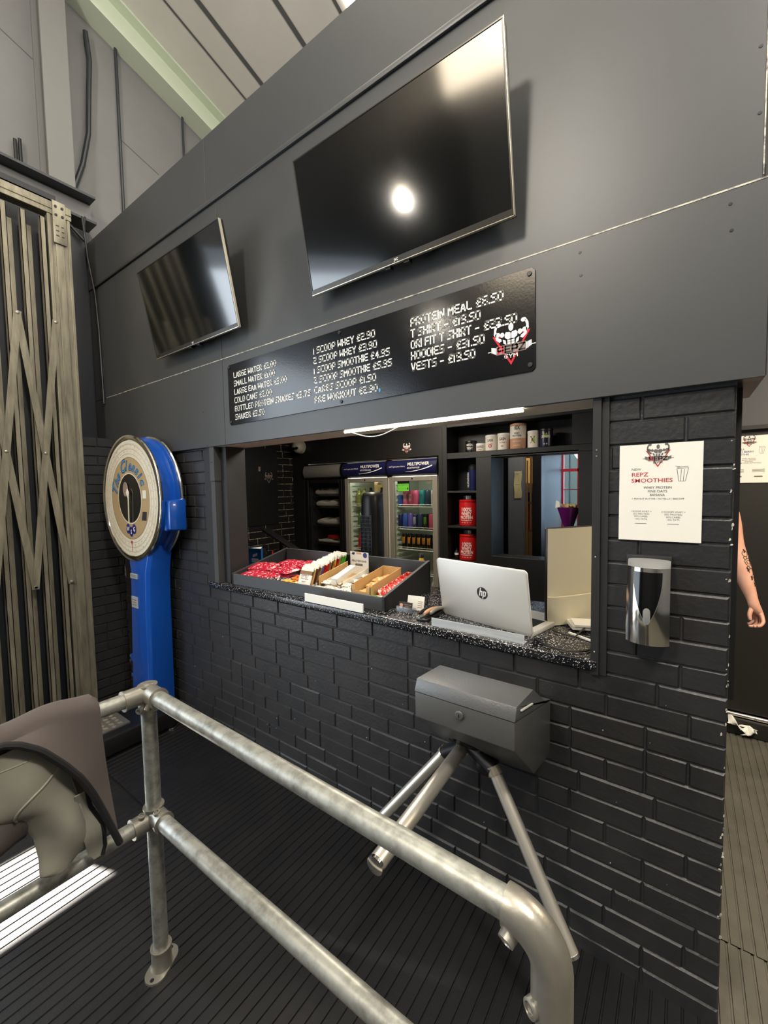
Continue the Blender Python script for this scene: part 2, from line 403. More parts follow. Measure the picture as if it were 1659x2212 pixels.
# speckled worktop
mt = MATS['counter_black']; nt = mt.node_tree; N = nt.nodes; L = nt.links; b = N['Principled BSDF']
tc = N.new('ShaderNodeTexCoord'); vo = N.new('ShaderNodeTexVoronoi'); vo.inputs['Scale'].default_value = 210
nz = N.new('ShaderNodeTexNoise'); nz.inputs['Scale'].default_value = 150; nz.inputs['Detail'].default_value = 2
L.new(tc.outputs['Object'], vo.inputs['Vector']); L.new(tc.outputs['Object'], nz.inputs['Vector'])
l1 = N.new('ShaderNodeMath'); l1.operation = 'LESS_THAN'; l1.inputs[1].default_value = 0.42; L.new(vo.outputs['Distance'], l1.inputs[0])
l2 = N.new('ShaderNodeMath'); l2.operation = 'GREATER_THAN'; l2.inputs[1].default_value = 0.56; L.new(nz.outputs['Fac'], l2.inputs[0])
l3 = N.new('ShaderNodeMath'); l3.operation = 'MULTIPLY'; L.new(l1.outputs[0], l3.inputs[0]); L.new(l2.outputs[0], l3.inputs[1])
mx = N.new('ShaderNodeMix'); mx.data_type = 'RGBA'; mx.inputs[6].default_value = (*lin((16, 16, 20)), 1); mx.inputs[7].default_value = (*lin((200, 200, 200)), 1)
L.new(l3.outputs[0], mx.inputs[0]); L.new(mx.outputs[2], b.inputs['Base Color'])

XY = (Vector((1, 0, 0)), Vector((0, 0, 1)), Vector((0, -1, 0)))      # a frame facing the hall (-y)
def FR(x, y, z): return (Vector((x, y, z)), *XY)

# ------------------------------------------------------------------ floor
XL = -3.8
def ribs(x0, x1, y0, y1, pitch, name, mat, z=0.0):
    mb = MB(); n = int(round((x1-x0)/pitch)); prof = []
    for i in range(n):
        a = x0+i*pitch; prof += [(a, z-.004), (a+.0045, z-.004), (a+.0065, z), (a+pitch-.002, z)]
    prof.append((x1, z-.004))
    vs = [(x, y, h) for y in (y0, y1) for (x, h) in prof]; k = len(prof)
    mb.add(vs, [(i, i+1, k+i+1, k+i) for i in range(k-1)])
    return mb
fl = MB().box(-6, 7, -9.5, 6.0, -.2, -.006)
struct(fl.build('floor', 'rubber', smooth=0), 'black ribbed rubber floor')
for (a, b_, c, d, p, mtn) in ((-3.9, .115, -.58, 0.0, .0413, 'rubber'), (-3.9, .115, -9, -.592, .0413, 'rubber'), (.125, 3.0, .322, 1.95, .0352, 'rubber_dusty'), (.115, 3.0, -9, .318, .0352, 'rubber_dusty')):
    struct(ribs(a, b_, c, d, p, 'floor', mtn).build('floor', mtn, smooth=0), 'ribbed rubber matting')

# ------------------------------------------------------------------ brick walls
def bricks(rows, fr, out, inn, bm_=0, mm=1, bl=.225, seed=1, z0=0.0, rh=.075, joint=.0095, raggy=.0015):
    """rows: function(z) -> list of (a,b) intervals; bricks stand 'out' proud of the frame plane on a mortar bed at 'inn'."""
    rnd = random.Random(seed); mb = MB(); o, ux, uy, uz = [Vector(q) for q in fr]
    k = 0; z = z0
    while True:
        iv = rows(z+rh/2)
        if iv is None: break
        for (a, b) in iv:
            off = (k%2)*bl/2+(.37*bl if k%5 == 3 else 0); x = a-off
            while x < b:
                l = bl if rnd.random() > .12 else bl*.5
                p, q = max(x, a), min(x+l, b)
                if q-p > .03:
                    j = joint/2; e = .004+rnd.random()*.002; f = out+rnd.uniform(-raggy, raggy)
                    dz = rnd.uniform(-.0012, .0012); tl = rnd.uniform(-.0015, .0015)
                    bx = [(p+j*.4, z+j*.4), (q-j*.4, z+j*.4), (q-j*.4, z+rh-j*.4), (p+j*.4, z+rh-j*.4)]
                    fx = [(p+j+e*.4, z+j+e*.4+dz), (q-j-e*.4, z+j+e*.4+dz+tl), (q-j-e*.4, z+rh-j-e*.4+dz+tl), (p+j+e*.4, z+rh-j-e*.4+dz)]
                    vs = [o+ux*u+uy*v+uz*inn for (u, v) in bx]+[o+ux*u+uy*v+uz*f for (u, v) in fx]
                    mb.add(vs, [(4,5,6,7),(0,1,5,4),(1,2,6,5),(2,3,7,6),(3,0,4,7)], bm_)
                x += l
        z += rh; k += 1
    return mb
ZC = 1.03
SCREWS = [(-.288, 2.404), (-.284, 2.331), (.085, 2.406), (.089, 2.336), (.137, 2.775), (.139, 2.611), (-2.483, 2.16), (-2.457, 1.948)]
def rows_front(z):
    if z > 1.94: return None
    if z < ZC: return [(XL, .115)]
    return [(XL, -2.52), (-.225, .115)]
mb = bricks(rows_front, FR(0, 0, 0), .003, -.003, seed=3, z0=-.02)
mb.box(XL, .113, .003, .11, -.02, ZC, 1); mb.box(XL, -2.52, .003, .11, ZC, 1.945, 1); mb.box(-.225, .113, .003, .11, ZC, 1.945, 1)
rc_ = random.Random(21)
for k in range(34):      # chipped paint along the pier's outer corner
    z = rc_.uniform(.25, 1.9); x = .1125-rc_.random()**3*.012; h = rc_.uniform(.0015, .006); w = rc_.uniform(.001, .0035)
    mb.prism([(-w, -h), (w*.4, -h*.7), (w, h*.2), (w*.2, h), (-w*.7, h*.5)], FR(x, -.0032, z), -.003, .0004, 2)
for k in range(60):
    z = rc_.uniform(.1, 1.0); x = rc_.uniform(-3.2, 0.0); r = rc_.uniform(.0008, .0022)
    mb.prism([(-r, -r), (r*.6, -r), (r, r*.5), (-r*.3, r)], FR(x, -.0042, z), -.003, .0003, 2)
struct(mb.build('wall_front', ['black_brick', 'black_mortar', 'fascia_edge'], bev=0, smooth=0), 'black painted brick serving wall')
FL = (Vector((XL, 0, 0)), Vector((0, 1, 0)), Vector((0, 0, 1)), Vector((1, 0, 0)))
mb = bricks(lambda z: None if z > 2.07 else [(-.27, 0.0)], FL, .004, -.005, seed=5)
mb.box(XL-.1, XL-.005, -.27, 0.0, 0, 2.07, 1)
struct(mb.build('wall_left', ['black_brick', 'black_mortar'], smooth=0), 'black painted brick wall beside the gate')
mb = bricks(lambda z: None if z > 2.5 else ([(.11, 1.9)] if z < 1.33 or z > 2.1 else [(.11, 1.02), (1.62, 1.9)]), FL, .003, -.004, seed=11)
mb.box(XL-.1, XL-.004, .0, 1.95, 0, 2.5, 1)
struct(mb.build('wall_booth_left', ['booth_brick', 'bare_mortar'], smooth=0), 'black brick side wall of the booth with pale mortar')
# upper front wall: painted boards
ZB, ZJ, ZT, ZTOP = 1.935, 2.445, 3.365, 3.745
mb = MB(); g = .0015
for (a, b_, c, d) in ((-4.12, -2.26, ZB, ZJ), (-2.26, .169, ZB, ZJ), (-4.12, -2.26, ZJ, ZT), (-2.26, .15, ZJ, ZT)):
    mb.box(a+g, b_-g, -.03, .02, c+g, d-g)
mb.box(-4.12, -2.35-g, -.036, .02, ZT, ZTOP); mb.box(-2.35+g, .15, -.036, .02, ZT, ZTOP)
mb.box(-4.12, .15, .02, .12, 1.95, ZTOP-.01)
struct(mb.build('wall_front_upper', 'fascia_paint', bev=.0012, seg=1, smooth=0), 'dark grey boarded wall above the hatch')
mb = MB().box(-4.05, .149, -.044, -.03, ZT-.014, ZT+.012)
struct(mb.build('trim_1', 'fascia_paint', bev=.005, smooth=30), 'rounded batten across the upper wall')
mb = MB().box(-3.9, .17, -.0312, -.02, ZJ-.0022, ZJ+.0022); mb.box(.1485, .1515, -.0305, .1, ZJ+.01, ZTOP)
struct(mb.build('trim_2', 'fascia_edge', smooth=0), 'bare pale board edge along the joint')
mb = MB(); mb.box(-2.5, -.247, -.012, .17, ZB+.001, 1.95)  # pale paint, lightened further to carry the strip light's glow
struct(mb.build('trim_3', 'camera_white', smooth=0), 'pale underside of the board over the hatch, strip light glow in its colour')
mb = MB().prism([(.169, -.03), (.169, .34), (.05, .34), (.05, .12)], (Vector((0, 0, 0)), Vector((1, 0, 0)), Vector((0, 1, 0)), Vector((0, 0, 1))), 1.94, 2.4)
struct(mb.build('wall_front_return', 'dark_steel', smooth=0))
mb = MB()
for (x, z) in SCREWS: mb.lathe([(.0045, 0), (.004, .0008)], (x, -.0303, z), n=10, axis='y')
struct(mb.build('trim_11', 'black', smooth=0), 'dark screw heads in the boards')
# hatch jambs
mb = MB(); mb.box(-2.53, -2.445, -.012, .11, 1.07, ZB, 0); mb.box(-2.445, -2.40, -.022, .1, 1.07, 1.72, 1); mb.box(-2.445, -2.395, -.026, .1, 1.722, ZB, 1); mb.box(-2.40, -2.335, .02, .16, 1.07, ZB, 0)
for (x, y, z) in ((-2.485, -.0125, 1.78), (-2.42, -.0265, 1.84), (-2.365, .0195, 1.84), (-2.365, .0195, 1.6), (-2.365, .0195, 1.48), (-2.37, .0195, 1.24), (-2.47, -.0125, 1.3)):
    mb.lathe([(.004, 0), (.003, .0015)], (x, y, z), n=8, mat=2, axis='y')
struct(mb.build('trim_4', ['black_matte', 'fascia_paint', 'chrome'], bev=.0015, seg=1, smooth=0), 'left frame of the hatch')
mb = MB(); mb.box(-.247, -.222, -.018, .12, 1.02, 1.95, 0); mb.box(-.222, -.2, -.010, .1, 1.02, 1.95, 0)
for z in (1.77, 1.75, 1.42, 1.1): mb.lathe([(.0035, 0), (.003, .001)], (-.235, -.0185, z), n=8, mat=1, axis='y')
struct(mb.build('trim_5', ['black_matte', 'fascia_edge'], bev=.0015, seg=1, smooth=0), 'right frame of the hatch')
mb = MB().box(.117, .135, .12, .17, .98, 1.94)
struct(mb.build('trim_6', 'black_matte', smooth=0), 'black post behind the brick pier')

# ------------------------------------------------------------------ worktop
mb = MB().box(-2.518, -.23, -.026, .62, 1.0325, 1.07)
o = mb.build('worktop', 'counter_black', bev=.008, seg=3); tag(o, 'black speckled laminate worktop set in the serving hatch', 'worktop')

# ------------------------------------------------------------------ gable, beams, ceiling
XG = -4.4
mb = MB().box(XG-.2, XG, -1.3, 6, 3.6, 6.9); mb.box(XG-.2, XG, .0, 6, 2.0, 3.6)
mb.box(XG-.2, XG+.26, -.27, .0, 1.9, 3.86, 1)
struct(mb.build('wall_left_gable', ['gable_paint', 'dark_cladding'], smooth=0), 'grey painted gable wall')
mb = MB(); 
for (y0, z0, y1, z1) in ((.40, 5.0, .75, 4.88), (-.6, 5.35, -.2, 5.2)):
    mb.bar((XG+.001, y0, z0), (XG+.001, y1, z1), .004, .008)
struct(mb.build('trim_7', 'seam', smooth=0))
SL = .29
def zc(y): return 6.2-SL*y
mb = MB()
mb.add([(XG-.1, -9.5, zc(-9.5)), (6.5, -9.5, zc(-9.5)), (6.5, 3.45, zc(3.45)), (XG-.1, 3.45, zc(3.45)), (XG-.1, -9.5, zc(-9.5)+.1), (6.5, -9.5, zc(-9.5)+.1), (6.5, 3.45, zc(3.45)+.1), (XG-.1, 3.45, zc(3.45)+.1)],
       [(0,3,2,1),(4,5,6,7),(0,1,5,4),(1,2,6,5),(2,3,7,6),(3,0,4,7)])
struct(mb.build('ceiling', 'ceiling_board', smooth=0), 'pale sloping boarded ceiling')
mb = MB()
for (x, w) in ((-3.84, .02), (-3.57, .045), (-2.95, .045), (-2.50, .03), (-1.2, .045), (-.6, .045), (0, .045)):
    mb.add([(x-w/2, -9, zc(-9)-.006), (x+w/2, -9, zc(-9)-.006), (x+w/2, 3.4, zc(3.4)-.006), (x-w/2, 3.4, zc(3.4)-.006)], [(0, 1, 2, 3)])
struct(mb.build('trim_8', 'seam', smooth=0), 'dark joints between ceiling boards')
mb = MB().add([(-2.43, -1.2, zc(-1.2)-.012), (-1.3, -1.2, zc(-1.2)-.012), (-1.3, 2.2, zc(2.2)-.012), (-2.43, 2.2, zc(2.2)-.012)], [(0, 1, 2, 3)])
struct(mb.build('window_1', 'rooflight', smooth=0), 'bright translucent rooflight panel')
# rafter, an I section under the slope
mb = MB(); dY = Vector((0, 1, -SL)).normalized(); nU = Vector((0, SL, 1)).normalized()
def rafter(x0, x1, h0, h1, mat=0):
    p, q = Vector((0, -3, zc(-3))), Vector((0, 6, zc(6)))
    mb.add([Vector((x, 0, 0))+e+nU*h for e in (p, q) for (x, h) in ((x0, h0), (x1, h0), (x1, h1), (x0, h1))], [(0,1,2,3),(4,7,6,5),(0,4,5,1),(1,5,6,2),(2,6,7,3),(3,7,4,0)], mat)
rafter(-4.4, -4.2, -.29, -.27); rafter(-4.4, -4.2, -.02, 0); rafter(-4.31, -4.295, -.27, -.02)
o = mb.build('roof_rafter', 'rafter_paint', smooth=0); tag(o, 'pale green steel rafter running down under the ceiling', 'beam')
mb = MB(); 
for (z0, z1) in ((4.18, 4.2), (3.97, 3.99)): mb.box(-4.4, -4.16, -2.3, .07, z0, z1)
mb.box(-4.3, -4.28, -2.3, .07, 3.99, 4.18, 1)
o = mb.build('lintel_beam', ['dark_steel', 'gable_paint'], smooth=0); tag(o, 'dark steel beam across the top of the folding gate', 'beam')
mb = MB(); mb.box(-4.4, -4.38, -.24, -.06, 4.2, 6.2); mb.box(-4.38, -4.22, -.16, -.145, 4.2, 6.2); mb.box(-4.22, -4.2, -.24, -.06, 4.2, 6.2)
o = mb.build('steel_column', 'steel_paint', smooth=0); tag(o, 'grey steel column standing on the beam by the gable', 'column')
mb = MB().tube([(XG+.02, .39, 3.9), (XG+.02, .39, 6.0)], .014, 8)
o = mb.build('conduit', 'dark_steel'); tag(o, 'long dark vertical conduit clipped to the gable wall', 'pipe')
mb = MB().tube([(XG+.02, 1.02, 5.0), (XG+.02, 1.02, 5.62)], .011, 8)
o = mb.build('conduit', 'dark_steel'); tag(o, 'short dark conduit on the gable just under the rafter', 'pipe')
pts = [(-4.36, .14, 5.72), (-4.36, .16, 5.5), (-4.36, .14, 5.2), (-4.36, .12, 4.85), (-4.36, .06, 4.55), (-4.36, -.01, 4.33), (-4.34, -.02, 4.2)]
mb = MB().tube(pts, .02, 10)
o = mb.build('power_cable', 'dark_steel'); tag(o, 'thick wavy grey cable drooping down to the gate beam', 'cable')
mb = MB().tube([(-4.1, -.06, 3.95), (-4.06, -.05, 3.6), (-3.98, -.042, 3.3), (-3.95, -.04, 3.0), (-3.93, -.04, 2.4)], .009, 8)
mb.tube([(-4.12, -.28, 3.95), (-4.12, -.14, 3.85), (-4.10, -.05, 3.76)], .012, 8); mb.tube([(-4.12, -.03, 3.97), (-4.11, -.045, 3.9), (-4.1, -.05, 3.75)], .008, 8)
o = mb.build('wiring_loom', 'cable'); tag(o, 'black wires hanging in the corner beside the grey board wall', 'cable')
mb = MB().tube([(-4.37, -.37, 4.2), (-4.37, -.37, 4.5), ], .012, 8); mb.tube([(-4.37, -.40, 4.2), (-4.37, -.40, 4.48)], .012, 8)
o = mb.build('cable_stub', 'cable'); tag(o, 'two short cable ends rising from the gate beam', 'cable')
# the hall behind and around the viewpoint
mb = MB()
mb.box(-4.2, -4.0, -9.5, -5.25, -.1, 9.2); mb.box(-4.06, -4.0, -5.25, -1.514, 3.62, 9.2)
mb.box(-4.02, -4.0, -1.514, -.27, -.1, 3.96); mb.box(-4.7, -4.0, -.30, -.272, -.1, 3.92); mb.box(-4.7, -4.0, -.6, -.272, 3.88, 3.92); mb.box(-4.6, -3.9, .0, .1, -.1, 3.7)
mb.box(-4.4, -4.02, -1.5, -1.3, 3.9, 9.2); mb.box(-4.0, -3.68, -1.41, -1.36, 0, 3.95)  # last box: unseen jamb added to shade the boards' left end
mb.box(-4.02, -3.8, -.27, -.26, -.1, 2.07)
struct(mb.build('wall_left_hall', 'dark_cladding', smooth=0), 'dark wall around the tall doorway, with an added shading jamb')
mb = MB().box(-4.2, 6.5, -9.6, -9.4, -.1, 9.2)
struct(mb.build('wall_back_hall', 'gable_paint', smooth=0))
mb = MB().box(6.3, 6.5, -9.5, 3.4, -.1, 9.2)
struct(mb.build('wall_right', 'gable_paint', smooth=0))
mb = MB().box(XG-.2, 6.5, 3.4, 3.45, 2.6, 6.0); mb.box(.2, 6.5, 3.4, 3.45, -.1, 2.6); mb.box(XG-.2, -2.6, 3.4, 3.45, -.1, 2.6)
struct(mb.build('wall_far', 'grey_wall', smooth=0))
mb = MB().box(XL-.1, .17, .12, 1.95, 2.5, 2.56)
struct(mb.build('ceiling_booth', 'booth_ceiling', smooth=0))
mb = MB()      # unseen sheet added outside the doorway; its gap shapes the sun patch
hx = [(-4.424, -1.657), (-4.424, -2.053), (-4.994, -2.245), (-4.994, -1.849)]
UZ = (Vector((0, 0, 0)), Vector((1, 0, 0)), Vector((0, 1, 0)), Vector((0, 0, 1)))
for poly in ([(-4.2, -1.2), hx[0], hx[3], (-6.7, -1.2)], [hx[3], hx[2], (-6.7, -9.5), (-6.7, -1.2)], [hx[2], hx[1], (-4.2, -9.5), (-6.7, -9.5)], [hx[1], hx[0], (-4.2, -1.2), (-4.2, -9.5)]):
    mb.prism(poly, UZ, 4.2, 4.203)
struct(mb.build('sun_blocker', 'dark_steel', smooth=0), 'unseen sun-blocking sheet added outside the doorway')
# lamp seen as a reflection in the screens and the sign
t = thing('flood_lamp', 'round hall lamp hanging on a rod from the ceiling', 'lamp', (-2.58, -3.35, 3.8))
MB().lathe([(.02, .30), (.10, .26), (.14, .12), (.13, .12)], (-2.58, -3.35, 3.8), 24, caps=True).build('lamp_shade', 'dark_steel', t)
M('flood', (255, 240, 205), .5, emit=26)
MB().sphere((-2.58, -3.35, 3.82), .045, 18).build('bulb', 'flood', t)
MB().tube([(-2.58, -3.35, 4.1), (-2.58, -3.35, 7.1)], .012, 8).build('rod', 'dark_steel', t)

# ================================================================== THINGS ON THE FRONT WALL
# ---- televisions (top tilted out from the wall)
def television(name, label, xc, zb, zt, w, cat='television'):
    t = thing(name, label, cat, (xc, -.03, zb))
    yb, yt = -.10, -.20; h = math.hypot(zt-zb, yt-yb)
    uy = Vector((0, yt-yb, zt-zb)).normalized(); ux = Vector((1, 0, 0)); uz = ux.cross(uy)   # uz faces the hall
    o = Vector((xc, yb, zb)); fr = (o, ux, uy, uz); hw = w/2
    MB().prism([(-hw, 0), (hw, 0), (hw, h), (-hw, h)], fr, -.028, 0).build('casing', 'black', t, bev=.003)
    b = MB(); e = .006
    for (x0, x1, y0, y1) in ((-hw, hw, 0, .02), (-hw, hw, h-e, h), (-hw, -hw+e, .02, h-e), (hw-e, hw, .02, h-e)):
        b.prism([(x0, y0), (x1, y0), (x1, y1), (x0, y1)], fr, -.001, .0035)
    b.build('bezel', 'bezel', t, bev=.001, seg=1)
    b = MB(); b.prism([(hw, 0), (hw+.002, 0), (hw+.002, h), (hw, h)], fr, -.012, .003); b.prism([(-hw, -.003), (hw, -.003), (hw, 0), (-hw, 0)], fr, -.012, .003)
    b.build('bezel_edge', 'bezel_edge', t, smooth=0)
    MB().prism([(-hw+e, .02), (hw-e, .02), (hw-e, h-e), (-hw+e, h-e)], fr, -.001, .0012).build('screen', 'screen', t, smooth=0)
    b = MB(); text(b, 'JVC', fr, .0, .005, .009, 0, 'C', bold=.02, d=.0042); b.build('lettering', 'white_vinyl', t, smooth=0)
    b = MB()
    for s in (-.11, .11): b.box(xc+s-.018, xc+s+.018, -.05, -.031, zb+.02, zt+.03); b.bar((xc+s, -.05, zb+.1), (xc+s, -.088, zb+.1), .03, .02); b.bar((xc+s, -.05, zt-.03), (xc+s, -.160, zt-.04), .03, .02)
    b.box(xc-.3, xc+.3, -.036, -.031, zb+.18, zb+.22)
    b.build('wall_bracket', 'dark_steel', t, bev=.002, seg=1)
    for s in (-.06, .03): MB().box(xc+s, xc+s+.025, yb+.005, yb+.028, zb-.012, zb+.002).build('foot_socket', 'black', t)
    return t
television('television', 'large flat television tilted out from the wall above the price sign', -.949, 2.558, 3.094, .942)
television('television', 'smaller-looking flat television on the far left of the upper wall', -2.44, 2.553, 3.072, .905)

# ---- price sign
t = thing('price_sign', 'long glossy black price sign with white lettering above the hatch', 'sign', (-1.31, -.03, 2.06))
zl, zr, hs = 2.05, 2.06, .35
fr = (Vector((-2.2, -.031, 2.045)), Vector((1, 0, .0055)).normalized(), Vector((-.0055, 0, 1)).normalized(), Vector((0, -1, 0)))
Wd = 1.775
rc = .012
MB().prism([(rc, 0), (Wd-rc, 0), (Wd, rc), (Wd, hs-rc), (Wd-rc, hs), (rc, hs), (0, hs-rc), (0, rc)], fr, 0, .004).build('panel', 'sign_black', t, bev=.001, seg=1, smooth=0)
b = MB()
d = .0052
for i, (tx, w) in enumerate((('LARGE WATER £2.00', .372), ('SMALL WATER £1.00', .36), ('LARGE EAA WATER £3.00', .452), ('COLD CANS £2.00', .33), ('BOTTLED PROTEIN SHAKES £3.75', .622), ('SHAKER £3.50', .262))):
    stroke_text(b, tx, fr, .060, .270-.0482*i, .0275, 0, width=w, d=d)
for i, (tx, w) in enumerate((('1 SCOOP WHEY £2.90', .376), ('2 SCOOP WHEY £3.90', .385), ('1 SCOOP SMOOTHIE £4.95', .452), ('2 SCOOP SMOOTHIE £5.95', .462), ('CARBS SCOOP £1.50', .376), ('PRE WORKOUT £2.90', .383))):
    stroke_text(b, tx, fr, .712, .272-.0472*i, .0275, 0, width=w, d=d)
for i, (tx, w) in enumerate((('PROTEIN MEAL £6.50', .387), ('T SHIRT - £19.50', .30), ('DRI FIT T SHIRT - £22.50', .435), ('HOODIES - £31.50', .315), ('VESTS - £19.50', .278))):
    stroke_text(b, tx, fr, 1.275, .270-.0452*i, .0285, 0, width=w, d=d)
b.build('lettering', 'white_vinyl', t, smooth=0)
b = MB(); emblem(b, sub(fr, 1.690, .113, .064, .0038), 0, 1, 2, 3)
b.build('emblem', ['white_vinyl', 'red_vinyl', 'ink_black', 'grey_vinyl'], t, smooth=0)
for (x, y) in ((.018, .335), (.018, .018), (.884, .335), (.884, .018), (1.755, .33), (1.757, .022)):
    MB().prism(circ(x, y, .0085, n=14), fr, .004, .008).build('screw', 'black', t, bev=.001, seg=1)
MB().prism([(1.105, .028), (1.112, .028), (1.114, .04), (1.108, .046), (1.104, .04)], fr, .004, .006).build('chip_mark', 'script_blue', t)

# ---- paper posters
def poster(name, label, fr, small):
    t = thing(name, label, 'poster', fr[0])
    MB().prism([(0, 0), (.212, 0), (.212, .298), (0, .298)], fr, 0, .0008).build('sheet', 'paper', t, smooth=0)
    ink = MB(); red = MB(); H = .298
    e = MB(); emblem(e, sub(fr, .102, H-.035, .030, .0004), 0, 1, 2, 3)
    for i, v in enumerate(e.m): pass
    e.build('emblem', ['ink_grey', 'ink_red', 'ink_black', 'grey_vinyl'], t, smooth=0)
    D = .0011
    if not small:
        text(ink, 'NEW', fr, .033, H-.080, .0072, 0, bold=.008, width=.026, d=D)
        text(red, 'REPZ', fr, .033, H-.0985, .0125, 0, bold=.012, width=.045, d=D); text(red, 'SMOOTHIES', fr, .033, H-.117, .0125, 0, bold=.012, width=.107, d=D)
        for i, (tx, w) in enumerate((('WHEY PROTEIN', .072), ('FINE OATS', .050), ('BANANA', .039))): text(ink, tx, fr, .102, H-.137-.0113*i, .0078, 0, 'C', w, .012, d=D)
        text(ink, '+ PEANUT BUTTER / NUTELLA / BISCOFF', fr, .102, H-.170, .0048, 0, 'C', .135, .008, d=D)
        for i, (a, c) in enumerate((('1 SCOOP WHEY =', '2 SCOOPS WHEY ='), ('25G PROTEIN', '50G PROTEIN'), ('50G CARBS', '50G CARBS'), ('10G FATS', '10G FATS'))):
            text(ink, a, fr, .060, H-.2095-.0079*i, .0052, 0, 'C', .004*len(a), d=D); text(ink, c, fr, .143, H-.2105-.0079*i, .0052, 0, 'C', .004*len(c), d=D)
        for x in (.060, .143): ink.flat([(x-.015, H-.2455), (x+.015, H-.2455), (x+.015, H-.244), (x-.015, H-.244)], fr, D)
        col = 'ink_red'
    else:
        text(ink, 'NEW', fr, .033, H-.072, .0072, 0, bold=.008, width=.026, d=D)
        for i, (tx, w) in enumerate((('VANILLA', .058), ('MIXED BERRY', .105), ('SMOOTHIE', .080))): text(red, tx, fr, .022, H-.090-.0165*i, .0115, 0, bold=.012, width=w, d=D)
        for i, (tx, w) in enumerate((('WHEY PROTEIN', .066), ('MIXED BERRIES', .068), ('BANANA', .04), ('FROM YOUR OPTIONALS', .12))): text(ink, tx, fr, .102, H-.147-.0095*i, .0062, 0, 'C', w, .012, d=D)
        for x in (.05, .15):
            for i in range(3): ink.flat([(x-.03, H-.215-.008*i), (x+.03, H-.215-.008*i), (x+.03, H-.212-.008*i), (x-.03, H-.212-.008*i)], fr, D)
            ink.flat([(x-.02, H-.262), (x+.02, H-.262), (x+.02, H-.255), (x-.02, H-.255)], fr, D)
        col = 'ink_blue'
    # the little drawing of a milkshake glass
    gl = [[(.150, H-.074), (.178, H-.072)], [(.150, H-.078), (.155, H-.115)], [(.178, H-.076), (.171, H-.115)], [(.155, H-.115), (.171, H-.115)], [(.150, H-.078), (.178, H-.076)], [(.159, H-.115), (.161, H-.08)], [(.166, H-.115), (.168, H-.08)], [(.146, H-.07), (.158, H-.0725)]]
    for (p, q) in gl:
        dx, dy = q[0]-p[0], q[1]-p[1]; l = math.hypot(dx, dy); nx, ny = -dy/l*.0006, dx/l*.0006
        ink.flat([(p[0]+nx, p[1]+ny), (p[0]-nx, p[1]-ny), (q[0]-nx, q[1]-ny), (q[0]+nx, q[1]+ny)], fr, D)
    ink.build('lettering', 'ink_grey', t, smooth=0); red.build('title', col, t, smooth=0)
    return t
poster('poster', 'white smoothie poster with red title stuck on the brick pier', FR(-.170, -.0062, 1.481), False)
poster('poster', 'white berry smoothie poster with blue title on the far black wall', FR(.225, 1.994, 1.65), True)

# ---- soap dispenser
t = thing('soap_dispenser', 'chrome soap dispenser with dark window on the brick pier', 'soap dispenser', (-.085, -.006, 1.18))
def disp(y0, yb):        # curved front: (u across, v up)
    pass
W2 = .055
def front(u, v):         # u -1..1, v 0..1 ; a bowed cover
    x = -.084+u*W2*(1.02-.02*v); z = 1.178+v*.228
    y = -.098+.028*abs(u)**2.4-.012*math.sin(v*math.pi)+.02*v
    return Vector((x, y, z))
mb = MB().grid(lambda i, j: front(i*2-1, j), 16, 12)
for s in (-1, 1): mb.grid(lambda i, j: Vector((front(s, j).x, front(s, j).y*(1-i)+(-.006)*i, front(s, j).z)), 2, 12)
mb.grid(lambda i, j: Vector((front(i*2-1, 0).x, front(i*2-1, 0).y*(1-j)-.006*j, 1.178)), 16, 2)
mb.build('cover', 'chrome', t, weld=1e-4)
mb = MB().grid(lambda i, j: Vector((-.084+(i*2-1)*W2*1.0, (-.078+.028*abs(i*2-1)**2.4)*(1-j)+(-.006)*j, 1.406+.028*j**.5)), 14, 6)
mb.add([(-.084-W2, -.006, 1.178), (-.084+W2, -.006, 1.178), (-.084+W2, -.006, 1.434), (-.084-W2, -.006, 1.434)], [(0, 1, 2, 3)])
mb.build('top_cap', 'steel_paint', t)
mb = MB().box(-.145, -.026, -.03, -.0055, 1.405, 1.437); mb.build('back_plate', 'black_matte', t, bev=.003)
def win(i, j):
    v = 1-j; hw = .66*min(1, (math.sin(min(1, (.08+j)*1.0)*math.pi/2)))**.75
    vv = .95-.62*(1-j)
    p = front((i*2-1)*hw, vv); p.y -= .0012; return p
mb = MB().grid(win, 12, 16); mb.build('window', 'black_gloss', t)
mb = MB().grid(lambda i, j: win(i, j)+Vector((0, .0006, 0))+Vector((0, 0, -.004)), 12, 16); mb.build('window_rim', 'bezel_edge', t)
mb = MB().prism([(a*.0095, b*.012+(.012 if b > 0 else -.012)) for (a, b) in circ(0, 0, 1, n=20)], FR(-.084, -.109, 1.268), -.006, .004)
mb.build('push_button', 'steel_paint', t, bev=.0015)

# ---- turnstile
t = thing('turnstile', 'grey wall-mounted turnstile with three steel arms under the hatch', 'turnstile', (-.54, 0, .7))
xl, xr = -.705, -.376
YZ = lambda x: (Vector((x, 0, 0)), Vector((0, 1, 0)), Vector((0, 0, 1)), Vector((1, 0, 0)))
MB().prism([(-.40, .907), (-.40, .991), (-.012, .890), (-.012, .70), (-.068, .70), (-.208, .729)], YZ(0), xl, xr).build('housing', 'turnstile_grey', t, bev=.003)
MB().prism([(-.401, .993), (-.385, 1.030), (-.225, 1.016), (-.068, .905), (-.012, .892)], YZ(0), xl-.001, xr+.001).build('lid', 'turnstile_lid', t, bev=.003)
MB().bar((xr+.002, -.352, 1.006), (xr+.002, -.24, .978), .004, .006, up=(1, 0, 0)).build('card_slot', 'laptop_edge', t)
l = MB().lathe([(.014, 0), (.014, .006), (.011, .008)], (-.545, -.40, .962), 18, axis='y').build('lock', 'turnstile_grey', t, bev=.001)
MB().box(-.546, -.544, -.4095, -.407, .957, .967).build('keyhole', 'black', l)
